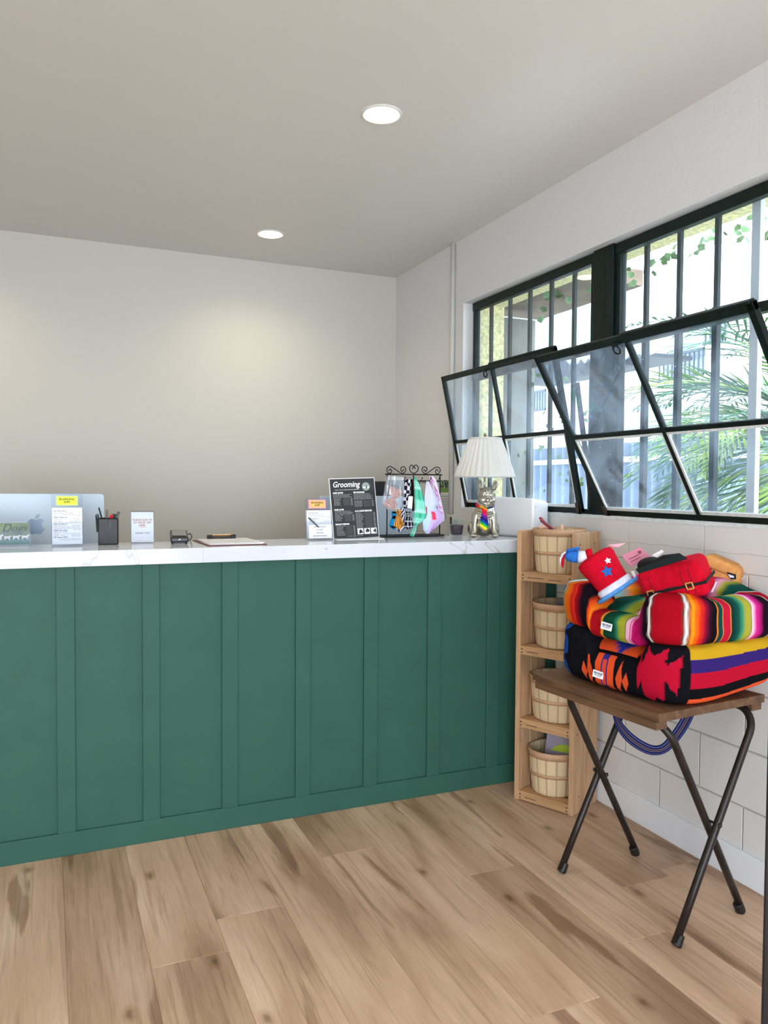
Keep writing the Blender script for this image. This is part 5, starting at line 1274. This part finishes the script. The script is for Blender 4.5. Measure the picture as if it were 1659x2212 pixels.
# sewn white labels
def bed_label(px, py, y, parent, off):
    c = ray_y(px, py, y); d = (CAM-c).normalized()
    rz = math.atan2(d.x, -d.y)+.0
    bm = bmesh.new(); mm(bm, (-.019, -.0005, -.012), (.019, .0005, .012)); l = fin('sewn_label', bm, paper2, parent); l.location = c+d*.016-parent.location; l.rotation_euler = (0, math.radians(9), math.radians(-64))
    text('label_text', 'SALVAGE', .0088, mat('navy ink', '#28306A', .7), l, (0, -.0008, .0015), bold=.0003, sx=.82); 
    bm = bmesh.new(); bars(bm, -.012, .012, -.0035, .003, random.Random(2), 1, -.0007, (.002, .005)); bars(bm, -.008, .008, -.0075, .0015, random.Random(3), 1, -.0007, (.002, .005)); fin('small_print', bm, mat('navy ink', ''), l)
    return l
bed_label(1310, 1353, 2.052, ub, 0); bed_label(1292, 1457, 2.088, lb, 0)

# ---------------------------------------------------------------- plush toys on the beds
def plush(name, col, var=.12): return mat(name, col, .95, var=var, scale=60, bump=.5, bscale=260, spec=.08)
redp = plush('red plush', '#C90F2A'); bluep = plush('blue plush', '#2F6FC4'); whitep = plush('white plush', '#DFE4F6'); skyp = plush('sky blue plush', '#5A9BE0')
def view_rot(lean, yaw=0, pitch=0, at=None):
    return (Matrix.Rotation((-math.atan2(at.x, at.y) if at else -YAW)+yaw, 3, 'Z') @ Matrix.Rotation(lean, 3, 'Y') @ Matrix.Rotation(pitch, 3, 'X')).to_euler()
hc = ray_y(1329, 1268, 2.11)
ht = thing('plush_hat_toy', 'red plush hat toy with blue and white stars and a blue brim', 'plush toy', hc, rot=view_rot(-math.radians(36), 0, math.radians(-6), hc))
bm = bmesh.new(); lathe(bm, [(.0001, .0), (.053, .0), (.056, .010), (.060, .060), (.067, .105), (.064, .120), (.045, .128), (.0001, .130)], 40); crown = fin('crown', bm, redp, ht, smooth=True)
bm = bmesh.new(); lathe(bm, [(.0001, -.012), (.057, -.012), (.0625, -.006), (.0625, .010), (.057, .015), (.0001, .015)], 40); fin('white_band', bm, whitep, ht, smooth=True)
bm = bmesh.new(); lathe(bm, [(.0001, -.022), (.068, -.022), (.078, -.017), (.080, -.011), (.076, -.008), (.055, -.006), (.0001, -.006)], 44, sx=1, sy=.8); fin('brim', bm, skyp, ht, smooth=True)
def star3(r, x, z, m, yb, d=.005):
    bm = bmesh.new(); prism(bm, [(x+(r if k % 2 == 0 else r*.5)*math.sin(k*PI/5+.3), z+(r if k % 2 == 0 else r*.5)*math.cos(k*PI/5+.3)) for k in range(10)], d); o = fin('star', bm, m, ht, bevel=.002); o.location.y = yb
star3(.021, .012, .056, bluep, -.0635, .012); star3(.0125, .034, .084, whitep, -.0600, .012)
# squeaky arm pointing left, in the toy's own frame
Ri = view_rot(-math.radians(36), 0, math.radians(-6), hc).to_matrix().inverted() @ view_rot(0, 0, 0, hc).to_matrix()
def vl(x, y, z): return Ri @ Vector((x, y, z))   # view-aligned metres from the hat centre
def pxv(cx, cy, y=0): return vl((cx-960)/4450, y, (745-cy)/4450)
bm = bmesh.new(); tube(bm, [pxv(630, 270), pxv(590, 280), pxv(540, 295)], [.022, .024, .020], 18); fin('arm_root', bm, redp, ht, smooth=True)
bm = bmesh.new(); tube(bm, [pxv(590, 300), pxv(540, 305), pxv(470, 308), pxv(410, 308)], [.018, .020, .0205, .021], 20); fin('white_cuff', bm, whitep, ht, smooth=True)
bm = bmesh.new(); tube(bm, [pxv(415, 308), pxv(340, 304), pxv(270, 290), pxv(238, 270), pxv(228, 262)], [.0215, .0215, .0195, .012, .003], 20); fin('blue_end', bm, bluep, ht, smooth=True)
bm = bmesh.new(); tube(bm, [pxv(240, 225, -.004), pxv(300, 205, -.004), pxv(430, 175, -.004)], [.008, .010, .009], 10, flat=(1.5, .55)); fin('blue_flap', bm, bluep, ht, smooth=True)
bm = bmesh.new(); tube(bm, [pxv(230, 240, -.006), pxv(180, 280, -.006), pxv(155, 350, -.006), pxv(150, 450, -.006)], [.006, .007, .007, .003], 10, flat=(1.2, .5)); fin('white_tassel', bm, whitep, ht, smooth=True)
bm = bmesh.new(); tube(bm, [pxv(225, 270, -.002), pxv(190, 350, -.002), pxv(185, 430, -.002), pxv(188, 480, -.002)], [.004, .008, .009, .003], 10, flat=(1.2, .5)); fin('red_tassel', bm, redp, ht, smooth=True)
bm = bmesh.new(); prism(bm, [(-.004, -.030), (.004, -.030), (.010, -.012), (.0, -.006)], .002); o = fin('paper_tag', bm, paper2, ht); o.location = pxv(1160, 470, -.01); 
# red plush suitcase
cc = ray_y(1460, 1252, 1.90)
su = thing('plush_suitcase_toy', 'red plush suitcase toy with black strap and gold buckles, on the bed corner', 'plush toy', cc, rot=view_rot(-math.radians(17), math.radians(-20), math.radians(14), cc))
def rbox(bm, c, s): box(bm, c, s)
bm = bmesh.new(); rbox(bm, (0, .0, 0), (.205, .105, .118)); o = fin('case_body', bm, redp, su, smooth=True, bevel=.024, seg=6)
bm = bmesh.new(); mm(bm, (-.106, -.0545, -.018), (.106, -.0515, -.009)); mm(bm, (.1035, -.054, -.018), (.1065, .05, -.009)); fin('strap', bm, mat('black felt', '#120E10', .9), su, bevel=.001)
gold = mat('pale gold', '#E5BE72', .3, metal=.6)
for x in (-.070, .055):
    bm = bmesh.new(); 
    for (a, b_) in (((x-.012, -.0575, -.026), (x-.008, -.054, -.002)), ((x+.008, -.0575, -.026), (x+.012, -.054, -.002)), ((x-.012, -.0575, -.026), (x+.012, -.054, -.022)), ((x-.012, -.0575, -.006), (x+.012, -.054, -.002))): mm(bm, a, b_)
    fin('buckle', bm, gold, su, bevel=.0008)
bm = bmesh.new()
for x in (-.085, -.060, .040, .066): tube(bm, [(x, -.0532, -.045), (x, -.0538, .02), (x, -.0530, .040)], .0011, 5)
mm(bm, (-.022, -.0535, -.018), (.010, -.0522, -.006)); fin('seam_lines', bm, mat('dark red thread', '#6E0A18', .9), su)
bm = bmesh.new(); tube(bm, [(-.050, 0, .052), (-.045, -.002, .070), (-.01, -.004, .078), (.035, -.002, .072), (.045, 0, .052)], .011, 12, flat=(1, .8)); fin('carry_handle', bm, mat('black felt', ''), su, smooth=True)
bm = bmesh.new(); tube(bm, [(.100, -.02, -.055), (.122, -.022, -.030)], .006, 8, flat=(1, .4)); fin('cloth_tag', bm, whitep, su)
# tan plush
cc = ray_y(1566, 1246, 2.03)
tn = thing('plush_satchel_toy', 'tan plush satchel toy with a small black and white patch, behind the red suitcase', 'plush toy', cc, rot=view_rot(math.radians(9), math.radians(-10), math.radians(0), cc))
tanp = plush('tan plush', '#D99A5C')
bm = bmesh.new(); box(bm, (0, 0, -.008), (.105, .10, .118)); fin('satchel_body', bm, tanp, tn, bevel=.028, seg=6, smooth=True)
bm = bmesh.new(); box(bm, (-.016, -.006, .040), (.115, .112, .042), Euler((0, math.radians(12), 0)).to_matrix()); fin('satchel_flap', bm, tanp, tn, bevel=.018, seg=6, smooth=True)
bm = bmesh.new(); tube(bm, [(-.050, -.050, .03), (-.046, -.056, .0), (-.048, -.052, -.05)], .006, 8, flat=(.6, 1.6)); fin('dark_edge', bm, plush('dark plush', '#33261F'), tn, smooth=True)
bm = bmesh.new(); prism(bm, [(.012, .026), (.042, .024), (.046, .008), (.030, .004)], .003); o = fin('eye_patch', bm, mat('black felt', ''), tn); o.location.y = -.0640
bm = bmesh.new(); prism(bm, [(.018, .020), (.037, .018), (.039, .012), (.026, .010)], .002); o = fin('patch_centre', bm, whitep, tn); o.location.y = -.0655
bm = bmesh.new(); tube(bm, [(.055, -.01, .005), (.066, -.012, .022)], .004, 8, flat=(1, .4)); fin('cloth_tag', bm, whitep, tn)
# cards and tags
def card(name, label, cat, c4, th, m, y, extra=None):
    P = [ray_y(px, py, yy) for px, py, yy in c4]; c = sum(P, Vector())/4
    bm = bmesh.new(); n_ = (P[1]-P[0]).cross(P[3]-P[0]).normalized()*th
    a = [bm.verts.new(p-c) for p in P]; b_ = [bm.verts.new(p-c+n_) for p in P]; bm.faces.new(a); bm.faces.new(b_[::-1])
    for i in range(4): bm.faces.new((a[i], b_[i], b_[(i+1) % 4], a[(i+1) % 4]))
    o = fin(name, bm, m); o.location = c; tag(o, label, cat)
    return o, P, c
card('hang_tag', 'dark teal hang tag lying across the top of the red plush suitcase', 'hang tag', [(1373,1229,1.84),(1468,1195,1.86),(1485,1206,1.80),(1380,1238,1.80)], .0015, mat('dark teal card', '#0A1717', .85, spec=.1), 0)
o, P, c = card('hang_tag', 'pink hang tag with a barcode, standing against the block wall', 'hang tag', [(1343,1200,2.14),(1382,1182,2.14),(1410,1206,2.12),(1362,1224,2.12)], .001, mat('pink card', '#D9829A', .6), 0)
u_ = (P[1]-P[0]); v_ = (P[3]-P[0]); nn = u_.cross(v_).normalized(); nn = nn if nn.dot(CAM-c) > 0 else -nn
bm = bmesh.new()
for k in range(6): a = P[0]+u_*(.74+.03*k)+v_*.22+nn*.0016-c; poly(bm, [a, a+u_*.016, a+u_*.016+v_*.22, a+v_*.22])
for k in range(2): a = P[0]+u_*(.15)+v_*(.45+.22*k)+nn*.0016-c; poly(bm, [a, a+u_*.55, a+u_*.55+v_*.04, a+v_*.04])
fin('barcode', bm, mat('dark red thread', ''), o, recalc=False)
card('hang_tag', 'thin pink and white tag behind the top of the red plush hat', 'hang tag', [(1313,1177,2.13),(1352,1173,2.12),(1336,1182,2.12),(1326,1184,2.13)], .001, mat('pale pink card', '#E9A9B4', .6), 0)
bm = bmesh.new(); ell(bm, (0, 0, 0), (.055, .035, .030), sub=3); o = fin('plush_bag_toy', bm, mat('black felt', ''), smooth=True); o.location = ray_y(1408, 1222, 2.06); tag(o, 'black plush lump between the hat toy and the red suitcase', 'plush toy')
card('hang_tag', 'white folded tag sticking up behind the dark teal tag', 'hang tag', [(1408,1199,2.0),(1430,1187,2.0),(1434,1192,1.99),(1418,1204,1.99)], .001, paper2, 0)

# ---------------------------------------------------------------- black post at the right edge
az_ = math.atan2(1.682, 1.422)-.0025; pc = Vector((math.sin(az_), math.cos(az_), 0))*1.762+Vector((math.cos(az_), -math.sin(az_), 0))*.0255
t = thing('display_post', 'tall black post standing at the very right edge of the view', 'post', pc, -az_)
bm = bmesh.new(); mm(bm, (-.025, -.025, .008), (.025, .025, 1.30)); fin('post_shaft', bm, mat('black powder coat', '#14161C', .35), t, bevel=.004)
bm = bmesh.new(); mm(bm, (-.10, -.10, 0), (.10, .10, .008)); fin('base_plate', bm, mat('black powder coat', ''), t, bevel=.003)
